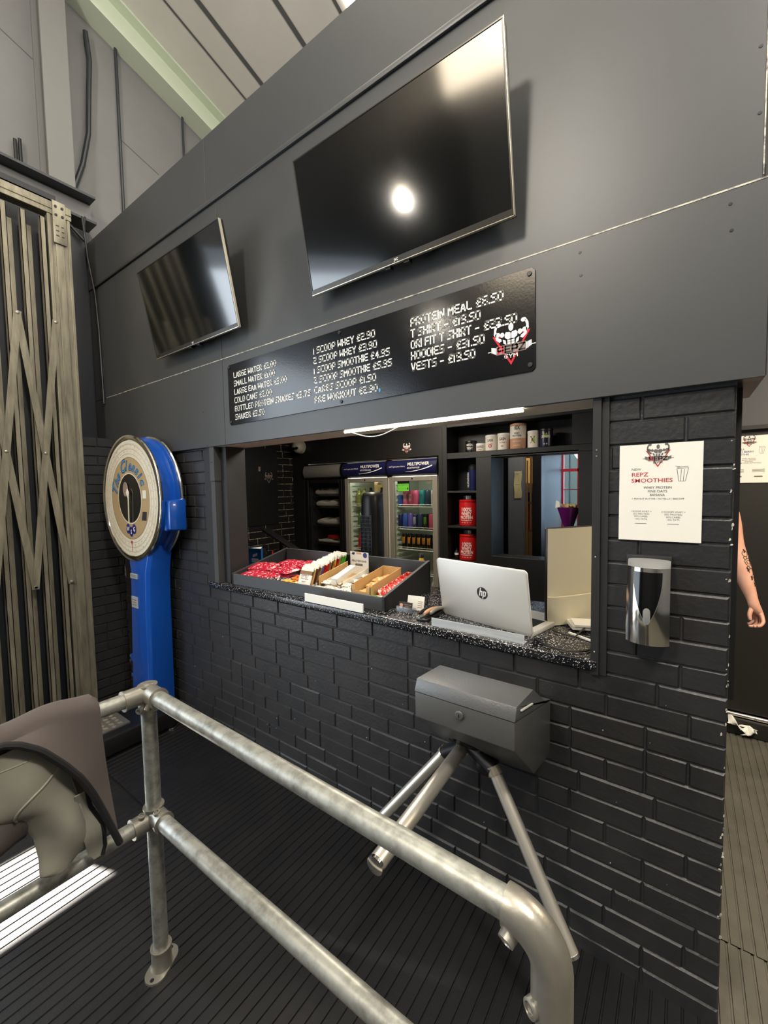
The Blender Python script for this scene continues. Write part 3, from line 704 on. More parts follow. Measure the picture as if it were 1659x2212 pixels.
ax = Vector((0, -.62, -.78)).normalized(); hc = Vector((-.60, -.20, .765))
def cyl_dir(mb, c, d, prof, n=28, mat=0):
    d = Vector(d).normalized(); a = d.orthogonal().normalized(); b = d.cross(a); base = len(mb.v)
    for (r, h) in prof:
        for j in range(n): q = 2*math.pi*j/n; mb.v.append(Vector(c)+d*h+(a*math.cos(q)+b*math.sin(q))*r)
    for i in range(len(prof)-1):
        for j in range(n): mb.f.append([base+i*n+j, base+i*n+(j+1)%n, base+(i+1)*n+(j+1)%n, base+(i+1)*n+j]); mb.m.append(mat)
    mb.f.append([base+j for j in range(n)][::-1]); mb.m.append(mat); e = base+(len(prof)-1)*n; mb.f.append([e+j for j in range(n)]); mb.m.append(mat)
    return mb
cyl_dir(MB(), hc, ax, [(.112, -.03), (.115, -.01), (.115, .012), (.10, .022), (.05, .035)]).build('hub_plate', 'black_gloss', t)
MB().sphere((-.535, -.215, .712), .043, 18).build('hub_knob', 'black', t)
arms = [((-.622, -.205, .735), (-.607, -.752, .722), .0225), ((-.497, -.245, .716), (-.231, -.355, .350), .0205), ((-.712, -.178, .662), (-1.015, -.272, .268), .021)]
for (p, q, r) in arms:
    p, q = Vector(p), Vector(q); d = (q-p).normalized()
    a = MB().tube([p, q], r, 22).build('arm', 'steel_brushed', t)
    MB().tube([p-d*.012, p+d*.014], r+.004, 22).build('collar', 'bezel_edge', a)
    MB().tube([q-d*.002, q+d*.006, q+d*.008], [r+.0015, r+.001, r*.6], 22).build('end_cap', 'chrome', a)
    MB().tube([hc+ax*.02, p], [r*1.1, r*1.25], 14).build('socket', 'black', a)

# ================================================================== WEIGHING SCALE
t = thing('weighing_scale', 'tall blue person-weighing scale with round dial in the corner', 'weighing scale', (-3.12, -.4, 0))
MB().prism([(-3.42, -.80), (-2.87, -.80), (-2.87, -.10), (-2.95, -.045), (-3.35, -.045), (-3.42, -.10)], (Vector((0, 0, 0)), Vector((1, 0, 0)), Vector((0, 1, 0)), Vector((0, 0, 1))), .02, .135).build('base', 'black', t, bev=.012)
for (x, y) in ((-2.9, -.12), (-3.38, -.12), (-2.9, -.76), (-3.38, -.76)): MB().lathe([(.035, 0), (.035, .012), (.015, .02), (.015, .03)], (x, y, 0), 14).build('foot', 'chrome', t)
p = MB().box(-3.38, -2.95, -.76, -.362, .13, .146).build('platform', 'check_plate', t, bev=.002)
b = MB()
for i in range(9):
    for j in range(9):
        x, y = -3.36+.046*i+.02*(j%2), -.745+.042*j
        if x > -2.97: continue
        s = 1 if (i+j)%2 else -1
        if s > 0: b.prism([(x, y-.013), (x+.016, y), (x, y+.013), (x-.016, y)], (Vector((0, 0, 0)), Vector((1, 0, 0)), Vector((0, 1, 0)), Vector((0, 0, 1))), .146, .1475)
        else:
            for k in range(4): b.bar((x-.014+.008*k, y-.012, .1465), (x-.006+.008*k, y+.012, .1465), .0025, .002)
b.build('tread_pattern', 'check_plate_light', p, smooth=0)
# pedestal column, tapering, with bevelled edges
def sect(z, x0, x1, y0, y1, c=.022): return [(x0+c, y0, z), (x1-c, y0, z), (x1, y0+c, z), (x1, y1, z), (x0, y1, z), (x0, y0+c, z)]
secs = [sect(.13, -3.275, -2.985, -.215, -.045), sect(.9, -3.232, -2.975, -.208, -.045), sect(1.10, -3.225, -2.965, -.205, -.045), sect(1.30, -3.30, -2.92, -.19, -.045)]
mb = MB()
for q in secs: mb.v += [Vector(v) for v in q]
for i in range(3):
    for j in range(6): mb.f.append([i*6+j, i*6+(j+1)%6, i*6+6+(j+1)%6, i*6+6+j]); mb.m.append(0)
mb.f.append(list(range(6))[::-1]); mb.f.append(list(range(18, 24))); mb.m += [0, 0]
mb.build('column', 'scale_blue', t, bev=.004, smooth=30)
MB().box(-3.30, -3.25, -.2, -.14, .42, .47).build('side_lug', 'scale_blue', t, bev=.004); MB().box(-3.30, -3.25, -.2, -.14, .30, .325).build('side_lug', 'scale_blue', t, bev=.004)
for (x0, x1, z0, z1) in ((-3.2, -3.10, 1.05, 1.085), (-3.2, -3.11, .84, .92)):
    pl_ = MB().box(x0, x1, -.2125, -.205, z0, z1).build('plate', 'aluminium', t, bev=.001, seg=1)
    b = MB()
    for k in range(3): b.box(x0+.012, x1-.015, -.2129, -.2124, z0+(z1-z0)*(.25+.22*k), z0+(z1-z0)*(.30+.22*k))
    b.build('lettering', 'ink_grey', pl_, smooth=0)
dc = Vector((-3.17, 0, 1.617)); RD = .44
MB().lathe([(RD-.02, .06), (RD-.008, .07), (RD-.006, .1), (RD-.03, .115), (RD-.03, .16), (RD-.006, .17), (RD-.006, .19)], dc, 72, axis='y').build('dial_housing', 'scale_blue', t)
for h0, nm in ((.188, 'front_bezel'), (.05, 'rear_bezel')):
    mb = MB(); n = 72; base = 0
    pr = [(RD-.035, h0), (RD+.002, h0-.002), (RD+.006, h0+.008), (RD+.002, h0+.016), (RD-.012, h0+.02), (RD-.03, h0+.016), (RD-.035, h0+.01)]
    mb.lathe(pr+[pr[0]], dc, n, axis='y', caps=False); mb.build(nm, 'chrome', t)
FRD = (Vector((dc.x, -.2, dc.z)), *XY)
MB().prism(circ(0, 0, RD-.034, n=72), FRD, -.006, 0).build('dial_face', 'dial_cream', t, smooth=30)
b = MB()
def ring(mb, r0, r1, d, mat=0, n=72, a0=0, a1=2*math.pi, fr=FRD):
    p = circ(0, 0, r0, n=n+1, a0=a0, a1=a1*(n+1)/n if a1 < 6 else a1*(n+1)/n); q = circ(0, 0, r1, n=n+1, a0=a0, a1=a1*(n+1)/n)
    for i in range(n): mb.flat([p[i], q[i], q[i+1], p[i+1]], fr, d, mat)
ring(b, .0, .288, .0004); b.build('inner_disc', 'dial_tan', t, smooth=0)
b = MB(); ring(b, .286, .289, .0008, 0); ring(b, .312, .3135, .0008, 0); ring(b, .345, .3465, .0008, 0); ring(b, .378, .3795, .0008)
for k in range(240):
    a = 2*math.pi*k/240
    if abs(a-1.5*math.pi) < .06: continue
    l = .012 if k%5 == 0 else .006
    for (r, ll) in ((.382, l), (.350, l*.7)):
        ca, sa = math.cos(a), math.sin(a); w = .0007
        b.flat([(r*ca-w*sa, r*sa+w*ca), (r*ca+w*sa, r*sa-w*ca), ((r+ll)*ca+w*sa, (r+ll)*sa-w*ca), ((r+ll)*ca-w*sa, (r+ll)*sa+w*ca)], FRD, .0008)
for k in range(40):
    a = math.pi/2-2*math.pi*k/40
    text(b, str((k*7)%20+1), FRD, .366*math.cos(a), .366*math.sin(a), .010, 0, 'C', d=.0008, rot=a-math.pi/2); text(b, str(k+1), FRD, .326*math.cos(a), .326*math.sin(a), .009, 0, 'C', d=.0008, rot=a-math.pi/2)
b.build('graduations', 'ink_grey', t, smooth=0)
b = MB(); ring(b, .0, .172, .0012); b.build('centre_window', 'dial_black', t, smooth=0)
b = MB(); ring(b, .172, .180, .0013); b.build('window_ring', 'dial_cream', t, smooth=0)
b = MB()
for pas, (bold, dd, mt_) in enumerate(((.045, .0016, 0), (.0, .0020, 1))):
    for i, ch in enumerate('The Classic'):
        if ch == ' ': continue
        a = math.radians(163-13.4*i); r = .200
        text(b, ch, FRD, r*math.cos(a), r*math.sin(a), .082 if ch in 'TC' else .068, mt_, 'C', bold=bold, shear=.35, d=dd, rot=a-math.pi/2)
b.build('title_lettering', ['ink_blue', 'script_blue'], t, smooth=0)
b = MB()
for (x, y) in ((-.046, -.215), (0, -.235), (.046, -.215)): b.flat(circ(x, y, .031, .036, 20), FRD, .0016, 0)
for (c, x, y) in (('W', -.046, -.230), ('S', 0, -.250), ('G', .046, -.230)): text(b, c, FRD, x, y, .030, 1, 'C', bold=.02, d=.0022)
b.build('maker_mark', ['wsg_blue', 'white_vinyl'], t, smooth=0)
b = MB(); b.flat([(-.016, -.300), (.016, -.300), (.003, -.33), (.003, -.375), (-.003, -.375), (-.003, -.33)], FRD, .0016); b.build('index_mark', 'ink_red', t, smooth=0)
b = MB(); b.flat([(.195, .0), (.245, .0), (.245, .055), (.195, .055)], FRD, .0016, 0); b.flat([(.185, -.09), (.245, -.09), (.235, -.15), (.165, -.15)], FRD, .0016, 1)
b.build('stickers', ['paper', 'ink_black'], t, smooth=0)
b = MB(); b.prism([(-.004, -.17), (.004, -.17), (.014, .0), (.020, .04), (0, .07), (-.020, .04), (.004, .0)], FRD, .012, .016)
b.build('needle', 'dial_cream', t, smooth=0)
b = MB().prism(circ(-.045, .065, .038, .052, 24), FRD, .006, .008); b.build('counterweight', 'grey_vinyl', t, smooth=0)
# coin box on the right flank
mb = MB().prism([(-.165, 1.41), (-.165, 1.60), (-.05, 1.615), (-.05, 1.40)], YZ(0), -2.76, -2.70); 
mb.prism([(-2.80, -.17), (-2.745, -.17), (-2.72, -.05), (-2.80, -.05)], (Vector((0, 0, 0)), Vector((1, 0, 0)), Vector((0, 1, 0)), Vector((0, 0, 1))), 1.40, 1.59)
mb.build('coin_box', 'scale_blue', t, bev=.012)
MB().box(-2.80, -2.77, -.185, -.165, 1.50, 1.525).build('coin_slot', 'chrome', t, bev=.002)

# ================================================================== GUARD RAIL
t = thing('guard_rail', 'galvanised tube guard rail in front of the hatch', 'guard rail', (-1.457, -.895, 0))
px, py, zu, zl_ = -1.457, -.895, .985, .556; RT = .0242
MB().tube([(px+.02, py, zu), (-.216, py, zu-.012)], RT, 28).build('top_tube', 'galvanised', t)
MB().tube([(px+.02, py, zl_), (-.16, py, zl_+.012)], RT, 28).build('lower_tube', 'galvanised', t)
MB().tube([(px, py-.02, zu), (px, -2.9, zu+.03)], RT, 28).build('top_tube', 'galvanised', t)
MB().tube([(px, py-.02, zl_-.01), (px, -2.9, zl_+.01)], RT, 28).build('lower_tube', 'galvanised', t)
MB().tube([(px, py, .02), (px, py, zu)], RT, 28).build('post', 'galvanised', t)
MB().tube([(-.153, py, .02), (-.153, py, zu-.1)], RT, 28).build('post', 'galvanised', t)
MB().tube([(px, -2.9, .02), (px, -2.9, zu+.02)], RT, 28).build('post', 'galvanised', t)
rf = .0305
def fit(name, segs, r=rf, screws=()):
    mb = MB()
    for (p, q) in segs:
        p, q = Vector(p), Vector(q); d = (q-p).normalized()
        mb.tube([p, q-d*.006, q-d*.0055, q], [r, r, r+.0025, r+.0025], 26)
    f = mb.build(name, 'cast_fitting', t, smooth=40)
    for (c, d) in screws:
        s = cyl_dir(MB(), c, d, [(.0105, -.01), (.0105, .008), (.007, .0085), (.0065, .004)], 16).build('grub_screw', 'cast_fitting', f)
    return f
fit('corner_fitting', [((px, py, zu), (px+.075, py, zu)), ((px, py, zu), (px, py-.078, zu)), ((px, py, zu+.028), (px, py, zu-.062))], screws=(((px+.012, py-.032, zu-.045), (.5, -1, 0)), ((px+.045, py-.02, zu-.03), (0, -.5, -1))))
MB().sphere((px, py, zu+.002), rf+.001, 20).build('corner_cap', 'cast_fitting', t)
fit('tee_fitting', [((px, py, zl_-.03), (px, py, zl_+.033)), ((px, py, zl_), (px+.07, py, zl_)), ((px, py, zl_-.01), (px, py-.072, zl_-.01))], screws=(((px+.045, py-.01, zl_+.028), (0, -.3, 1)), ((px+.01, py-.045, zl_+.022), (.3, 0, 1))))
# elbow
cxe, cze, rb_ = -.153-.068, zu-.012-.068, .068
pts = [(-.225, py, zu-.012), (-.221, py, zu-.012)]+[(cxe+rb_*math.sin(a), py, cze+rb_*math.cos(a)) for a in [math.pi/2*i/10 for i in range(11)]]+[(-.153, py, cze-.01), (-.153, py, cze-.07)]
e = MB().tube(pts, [.0315]+[.0315]*(len(pts)-2)+[.0315], 28).build('elbow', 'cast_fitting', t, smooth=45)
for (c, d) in (((-.216, py-.026, zu-.046), (-.3, -1, -.5)), ((-.178, py-.024, cze-.055), (-.6, -1, .1))):
    cyl_dir(MB(), c, d, [(.0145, -.012), (.0135, .003), (.0095, .004), (.0085, .0)], 20).build('grub_screw', 'cast_fitting', e)
    cyl_dir(MB(), c, d, [(.0045, -.003), (.0045, .003), (.003, .0025)], 8).build('grub_screw', 'bezel_edge', e)
# base flanges
for (x, y) in ((px, py), (-.153, py), (px, -2.9)):
    mb = MB()
    ang = math.atan2(-.55, .30) if x == px and y == py else 0
    uxf = Vector((math.cos(ang), math.sin(ang), 0)); uyf = Vector((-math.sin(ang), math.cos(ang), 0))
    oval = [(.052*math.copysign(1, math.cos(a))*(1 if True else 0)*.55+.036*math.cos(a), .036*math.sin(a)) for a in [2*math.pi*i/28+.01 for i in range(28)]]
    mb.prism(oval, (Vector((x, y, 0)), uxf, uyf, Vector((0, 0, 1))), -.003, .007)
    mb.lathe([(.036, .006), (.0325, .02), (.031, .068), (.034, .07), (.034, .076), (.026, .076)], (x, y, 0), 26)
    f = mb.build('base_flange', 'cast_fitting', t, bev=.0, smooth=40)
    b = MB()
    for s in (-1, 1): b.lathe([(.0065, .0068), (.0065, .0076)], Vector((x, y, 0))+uxf*s*.052, 12)
    b.build('bolt_hole', 'black', f)

# ================================================================== JACKET ON THE RAIL
t = thing('jacket', 'brown and grey zip jacket slung over the end of the rail', 'jacket', (px, -1.2, .985))
def patch(rows, x0, fold, nv=26, nu=40, seed=0):
    """rows: (z, y_left, y_right) from top to bottom; returns fn(u across, v down)."""
    def f(u, v):
        k = v*(len(rows)-1); i = min(int(k), len(rows)-2); q = k-i
        q = q*q*(3-2*q) if False else q
        z = rows[i][0]*(1-q)+rows[i+1][0]*q; a = rows[i][1]*(1-q)+rows[i+1][1]*q; b = rows[i][2]*(1-q)+rows[i+1][2]*q
        y = a+(b-a)*u
        return Vector((x0+fold(y, z), y, z))
    return f
def fo1(y, z):
    return .012*math.sin((y+z*.6)*34)*min(1, max(0, (1.0-z)*4))+.008*math.sin((y*1.2-z)*21+1)+.02*max(0, .95-z)
def over(y, z):       # how the cloth rounds over the tube
    h = 1.016+.008*math.sin(y*20)-z
    return .034 if h > .034 else math.sqrt(max(0, .034**2-(.034-h)**2))
HEM = [(-1.62, 1.035), (-1.277, 1.030), (-1.251, 1.018), (-1.213, .985), (-1.168, .920), (-1.131, .855), (-1.10, .775), (-1.075, .69), (-1.055, .62), (-1.049, .60)]
def flapf(u, v):
    # u along the rail, v from behind over the top and down the front
    y0, y1 = -1.62, -1.050
    y = y0+(y1-y0)*u; top = 1.020+.030*min(1, max(0, (-1.045-y)/.02))**.6+.006*math.sin(y*31)
    if v < .35:
        a = v/.35; return Vector((px-.036-.012*math.sin(y*25)*(1-a), y+.01*math.sin(a*3), .70+(top-.034-.70)*a))
    if v < .5:
        a = (v-.35)/.15*math.pi; return Vector((px-.036*math.cos(a), y, top-.034+.036*math.sin(a)))
    a = (v-.5)/.5
    # front hem runs diagonally: deep at the right, high at the left
    hem = 1.03
    for (ya, za), (yb, zb) in zip(HEM, HEM[1:]):
        if ya <= y <= yb: hem = za+(zb-za)*(y-ya)/(yb-ya)
    z = (top-.034)*(1-a)+hem*a; yy = y+.012*a*a*max(0, (y+1.3)/.24)
    return Vector((px+.036+.045*a+.008*math.sin(yy*30+z*12)*a, yy, z))
mb = MB().grid(flapf, 44, 46); mb.build('body_panel', 'jacket_brown', t, weld=1e-4, solid=.004)
def hemline(y):
    p = flapf(min(1, (y+1.62)/.570), 1.0); return p
pts = [hemline(-1.62+.570*i/40)+Vector((.006, 0, 0)) for i in range(0, 41)]
MB().tube(pts, .0095, 8).build('trim_band', 'jacket_trim', t)
sl = patch([(1.0, -1.42, -1.20), (.94, -1.42, -1.165), (.87, -1.42, -1.136), (.80, -1.262, -1.124), (.72, -1.222, -1.116), (.665, -1.218, -1.106), (.625, -1.222, -1.110), (.612, -1.205, -1.13)], px+.045, fo1)
mb = MB().grid(lambda u, v: sl(u, v)+Vector((.028*math.sin(math.pi*u)**.7, 0, 0)), 30, 40); mb.grid(lambda u, v: sl(u, v)+Vector((-.02*math.sin(math.pi*u), 0, .01)), 30, 40)
mb.build('sleeve', 'jacket_grey', t, weld=1e-4)
seam = [sl(.02+.96*(1-i/20), .34+.20*math.sin(i/20*1.4))+Vector((.032*math.sin(math.pi*(.02+.96*(1-i/20)))**.7+.001, 0, 0)) for i in range(21)]
MB().tube([sl(u_, .22+.22*(1-u_))+Vector((.028*math.sin(math.pi*u_)**.7+.001, 0, 0)) for u_ in [i/24 for i in range(25)]], .003, 6).build('piping', 'piping', t)
MB().tube([sl(u_, .10)+Vector((.028*math.sin(math.pi*u_)**.7, 0, 0)) for u_ in [.4+.6*i/24 for i in range(25)]], .002, 6).build('piping', 'piping', t)
lump = patch([(.875, -1.42, -1.25), (.83, -1.42, -1.24), (.78, -1.42, -1.225), (.74, -1.40, -1.222), (.725, -1.33, -1.235)], px+.03, fo1)
mb = MB().grid(lambda u, v: lump(u, v)+Vector((.03*math.sin(math.pi*min(1, v*1.1)), 0, 0)), 20, 20); mb.build('cuff_fold', 'jacket_brown', t, solid=.004)
st = patch([(.80, -1.135, -1.105), (.74, -1.132, -1.095), (.68, -1.125, -1.072), (.60, -1.108, -1.064), (.575, -1.094, -1.072)], px+.062, lambda y, z: .008*math.sin(z*40))
mb = MB().grid(st, 8, 24); mb.build('lining_strip', 'jacket_grey', t, solid=.004)
for e_ in (1,): MB().tube([st(e_, i/20)+Vector((.003, 0, 0)) for i in range(21)], .006, 7).build('zip_edge', 'jacket_trim', t)

# ================================================================== FOLDING GATE
t = thing('folding_gate', 'tall folding steel lattice security gate along the left wall', 'gate', (-3.8, -.8, 0))
ZG = 3.66
for k in range(8):
    y = -.42-.109*k; z1 = ZG
    mb = MB(); x = -3.80 if k%2 == 0 else -3.81
    mb.box(x-.045, x, y-.016, y-.012, .03, z1); mb.box(x-.045, x, y+.012, y+.016, .03, z1); mb.box(x-.004, x+.0, y-.016, y+.016, .03, z1)
    mb.build('picket', 'gate_steel', t, smooth=0)
    mb = MB().box(-3.94, -3.90, y+.036, y+.066, .03, z1-.05); mb.build('rear_picket', 'gate_steel', t, smooth=0)
mb = MB(); mb.box(-3.86, -3.795, -.395, -.255, 0, 3.70); mb.box(-3.797, -3.788, -.395, -.372, 0, 3.70); mb.box(-3.797, -3.786, -.352, -.30, 0, 3.70); mb.box(-3.797, -3.788, -.275, -.255, 0, 3.70)
mb.build('end_post', 'gate_steel', t, bev=.003, smooth=0)
mb = MB(); mb.box(-3.87, -3.785, -1.34, -.245, 3.70, 3.79); mb.box(-3.79, -3.78, -1.34, -.245, 3.735, 3.755)
mb.build('top_rail', 'gate_steel', t, bev=.003, smooth=0)
br = MB().box(-3.786, -3.774, -.365, -.285, 3.50, 3.80).build('bracket', 'gate_steel', t, bev=.002)
b = MB()
for (y, z) in ((-.345, 3.76), (-.305, 3.76), (-.345, 3.70), (-.305, 3.70)): b.lathe([(.009, 0), (.009, .004)], (-3.774, y, z), 10, axis='x')
for z in (3.62, 3.585, 3.55): b.box(-3.7742, -3.7735, -.35, -.33, z, z+.008); b.box(-3.7742, -3.7735, -.315, -.30, z, z+.008)
b.build('bolts', 'black', br)
def lat(y0, z0, y1, z1, x): return MB().bar((x, y0, z0), (x, y1, z1), .036, .006, up=(1, 0, 0))
def flatbar(y0, z0, y1, z1, x):
    p, q = Vector((x, y0, z0)), Vector((x, y1, z1)); d = (q-p).normalized(); n = Vector((1, 0, 0)); a = d.cross(n)
    return MB().obox((p+q)/2, d, a, n, (q-p).length/2+.015, .021, .003)
for k in range(4):
    ya, yb = -.385-.218*k, -.603-.218*k
    flatbar(ya, 2.92, yb, .99, -3.778).build('lattice_bar', 'gate_steel', t, smooth=0); flatbar(yb-.0, 2.92, ya, .99, -3.786).build('lattice_bar', 'gate_steel', t, smooth=0)
    b = MB()
    for (y, z) in ((ya, 2.92), (yb, .99), ((ya+yb)/2, 1.955), (ya, .99)): b.lathe([(.011, -.03), (.011, .004), (.007, .006)], (-3.776, y, z), 10, axis='x')
    b.build('pivot_pins', 'cast_fitting', t)
MB().box(-3.90, -3.78, -1.34, -.26, 0, .012).build('floor_track', 'gate_steel', t, smooth=0)

# ================================================================== BACK OF THE BOOTH
YB = 1.88
mb = MB()
mb.box(XL, -3.612, YB, 1.96, 0, 2.5); mb.box(-3.612, -1.80, YB, 1.96, 1.948, 2.5); mb.box(-1.838, -1.80, YB, 1.96, 0, 1.948)
mb.box(-.55, .2, 2.0, 2.08, 0, 2.5)
struct(mb.build('wall_booth_back', 'black_board', smooth=0), 'black boarded back wall around the fridges')
mb = MB(); mb.box(.17, 3.2, 2.0, 2.1, .14, 1.985); mb.box(.17, 3.2, 1.965, 2.1, 1.985, 2.01); mb.box(.17, 3.2, 1.955, 2.1, 0, .10)
struct(mb.build('wall_passage', 'black_wall', smooth=0), 'black wall at the end of the passage')
mb = MB().box(.17, 3.2, 2.01, 2.1, 2.01, 3.4); struct(mb.build('wall_passage_upper', 'grey_wall', smooth=0))
mb = MB().tube([(.17, 1.985, .122), (3.2, 1.985, .122)], .013, 12); mb.box(.17, 3.2, 1.97, 2.0, .098, .106)
struct(mb.build('baseboard_passage', 'chrome', smooth=40), 'chrome strip above the black baseboard')
mb = MB().grid(lambda u, v: Vector((.262+.14*u, 1.93+.02*math.sin(v*6+u*9), .085+.02*math.sin(u*7+1)-.05*u*u+.022*math.sin(2*math.pi*v)*(.6+.5*math.sin(u*11)))), 18, 12)
o = mb.build('tissue', 'tissue', weld=1e-4, solid=.002); tag(o, 'crumpled white tissue on the ledge behind the pier', 'tissue')

# built-in shelving right of the fridges
t = thing('shelving', 'black built-in shelving right of the fridges', 'shelving', (-1.15, YB, 0))
mb = MB(); D2 = 2.13
mb.box(-1.80, -1.753, YB, D2, 0, 2.5); mb.box(-1.473, -1.335, YB, 2.18, 0, 1.907); mb.box(-1.753, -.55, YB, D2, 1.907, 1.960); mb.box(-1.753, -.55, YB, D2, 2.19, 2.5)
mb.box(-.70, -.55, YB, D2, 1.96, 2.19); mb.box(-.652, -.55, YB, 2.18, 0, 1.907); mb.box(-1.335, -.652, YB, 2.05, 0, 1.06)
mb.build('frame', 'black_board', t, bev=.002, seg=1, smooth=0)
MB().box(-1.753, -.70, D2-.01, D2+.02, 1.96, 2.19).build('back_panel', 'black_board', t, smooth=0)
MB().box(-1.753, -1.473, D2-.02, D2+.02, 0, 1.907).build('back_panel', 'black', t, smooth=0)
for z in (1.615, 1.298, .985): MB().box(-1.753, -1.473, YB+.004, D2-.02, z-.014, z+.004).build('shelf', 'black_board', t, bev=.002, smooth=0)
MB().box(-1.335, -.652, YB, 2.17, 1.9075, 1.92).build('soffit', 'fridge_grey', t, smooth=0)

def emblem_badge(name, label, fr, k, lite=True):
    b = MB(); emblem(b, (fr[0], fr[1]*k, fr[2]*k, fr[3]), 0, 1, 2, 3, lite)
    return tag(b.build(name, ['white_vinyl', 'red_vinyl' if not lite else 'ink_grey', 'ink_black', 'grey_vinyl'], smooth=0), label, 'sticker')
emblem_badge('emblem_sticker', 'flexing figure sticker on the wall above the blue fridges', FR(-2.18, YB-.002, 2.035), .042, False)
# dark board, label, emblem on the left side wall
mb = MB().box(-3.806, -3.785, 1.08, 1.635, 1.27, 2.12); o = mb.build('notice_board', 'black', smooth=0); tag(o, 'plain black board on the brick side wall of the booth', 'board')
FRL = (Vector((-3.784, 1.51, 1.795)), Vector((0, 1, 0)), Vector((0, 0, 1)), Vector((1, 0, 0)))
b = MB(); emblem(b, (FRL[0], FRL[1]*.05, FRL[2]*.05, FRL[3]), 0, 0, 0, 0, True); o = b.build('emblem_sticker', 'grey_vinyl', smooth=0); tag(o, 'dim flexing figure sticker on the black side board', 'sticker')
b = MB().box(-3.785, -3.783, 1.375, 1.40, 1.865, 1.915); o = b.build('label_tag', 'grey_vinyl', smooth=0); tag(o, 'small pale tag on the black side board', 'label')
# dome camera
t = thing('security_camera', 'white dome security camera in the booth corner', 'camera', (-3.62, 1.82, 2.15))
MB().lathe([(.075, 0), (.078, .012), (.07, .03), (.02, .032)], (-3.64, 1.88, 2.15), 24, axis='y').build('mount', 'camera_white', t)
MB().sphere((-3.62, 1.815, 2.15), .075, 22).build('dome', 'camera_white', t)
for dx in (-.02, .025): cyl_dir(MB(), (-3.60+dx, 1.745, 2.125), (.45, -1, -.3), [(.016, -.01), (.016, .008), (.009, .009)], 14).build('lens', 'lens', t)

# ---- fridges
def fridge(name, label, x0, x1, head, frame, inner, glass, lit, text_on=False, badge=False):
    t = thing(name, label, 'fridge', ((x0+x1)/2, YB+.25, 0))
    zt = 1.94
    mb = MB(); yb = 2.45
    mb.box(x0, x0+.03, YB+.03, yb, .02, zt); mb.box(x1-.03, x1, YB+.03, yb, .02, zt); mb.box(x0, x1, yb-.03, yb, .02, zt); mb.box(x0, x1, YB+.03, yb, .02, .12); mb.box(x0, x1, YB+.03, yb, 1.77, zt)
    mb.build('cabinet', inner, t, smooth=0)
    h0, h1 = 1.785, 1.925
    pf = [(YB-.004-.028*math.sin(math.pi*i/10)**.8, h0+(h1-h0)*i/10) for i in range(11)]+[(YB+.03, h1), (YB+.03, h0)]
    hd = MB().prism([(y, z) for (y, z) in pf], YZ(0), x0+.008, x1-.008).build('header', head, t, smooth=60)
    for (p_, q_) in ((x0, x0+.008), (x1-.008, x1)): MB().prism([(y-.003, z+(.004 if z > 1.85 else -.004)) for (y, z) in pf], YZ(0), p_, q_).build('header_trim', 'fridge_dark', t)
    if text_on:
        f = FR(x0, YB-.0335, 1.785); w = x1-x0; b = MB()
        text(b, 'MULTIPOWER', f, w*.44, .082, .030, 0, 'L', width=w*.42, bold=.02, shear=.2, d=.0); text(b, 'SPORTSFOOD', f, w*.44, .052, .016, 0, 'L', width=w*.24, d=0); text(b, "we'll get you there", f, w*.06, .072, .015, 0, 'L', width=w*.33, d=0)
        ar = [(w*(.40+.52*i/14), .022+.010*(i/14)+.038*(i/14)**2.6) for i in range(15)]; ar2 = [(x, y+.0015+.009*(i/14)) for i, (x, y) in enumerate(ar)]
        for i in range(14): b.flat([ar[i], ar[i+1], ar2[i+1], ar2[i]], f, 0)
        b.build('lettering', 'white_vinyl', hd, smooth=0)
    z1, z0 = 1.765, .14; fwid = .052 if frame == 'fridge_frame' else .045
    mb = MB(); a, c = x0+.012, x1-.012
    mb.box(a, a+fwid, YB-.002, YB+.03, z0, z1); mb.box(c-fwid, c, YB-.002, YB+.03, z0, z1); mb.box(a+fwid, c-fwid, YB-.002, YB+.03, z1-.045, z1); mb.box(a+fwid, c-fwid, YB-.002, YB+.03, z0, z0+.09)
    dr = mb.build('door_frame', frame, t, bev=.003, seg=1, smooth=0)
    MB().lathe([(.008, 0), (.008, .004)], ((a+c)/2, YB-.002, z1-.022), 14, axis='y').build('lock', 'black', dr)
    MB().box(a+fwid-.005, c-fwid+.005, YB+.012, YB+.016, z0+.08, z1-.04).build('door_glass', glass, t, smooth=0)
    if badge:
        bd = MB().prism(circ(0, 0, .030, .014, 20), FR(c-fwid-.045, YB+.011, z1-.062), 0, .002).build('badge', 'bezel_edge', t)
    if lit:
        MB().box(x0+.05, x1-.05, YB+.06, YB+.08, 1.745, 1.768).build('lamp', 'fridge_lamp', t, smooth=0)
        b = MB()
        for k in range(18): b.box(x0+.03, x0+.042, YB+.10, YB+.4, .75+.055*k, .77+.055*k)
        b.build('shelf_runner', 'fridge_inner', t, smooth=0)
    return t, a+fwid, c-fwid
def wire_shelf(t, x0, x1, z, matn='wire_white'):
    mb = MB(); y0, y1 = YB+.075, YB+.50
    mb.tube([(x0, y0, z), (x1, y0, z)], .004, 6); mb.tube([(x0, y0-.002, z+.022), (x1-.02, y0-.002, z+.022)], .003, 6); mb.tube([(x0, y1, z), (x1, y1, z)], .004, 6)
    mb.tube([(x0+.02, y0, z), (x0+.02, y0-.002, z+.022)], .003, 6); mb.tube([(x1-.02, y0, z), (x1-.02, y0-.002, z+.022)], .003, 6)
    n = 24
    for i in range(n+1): x = x0+(x1-x0)*i/n; mb.tube([(x, y0, z), (x, y1, z)], .002, 5)
    mb.build('shelf', matn, t)
f1, a1, c1 = fridge('fridge', 'black-framed display fridge with plain grey header, folded towels inside', -3.60, -3.015, 'fridge_grey', 'fridge_dark', 'fridge_inner_dark', 'fridge_glass_dark', False)
f2, a2, c2 = fridge('fridge', 'middle display fridge behind the tower fan, blue header', -2.995, -2.412, 'fridge_blue', 'fridge_frame', 'fridge_inner', 'fridge_glass', True, True, True)
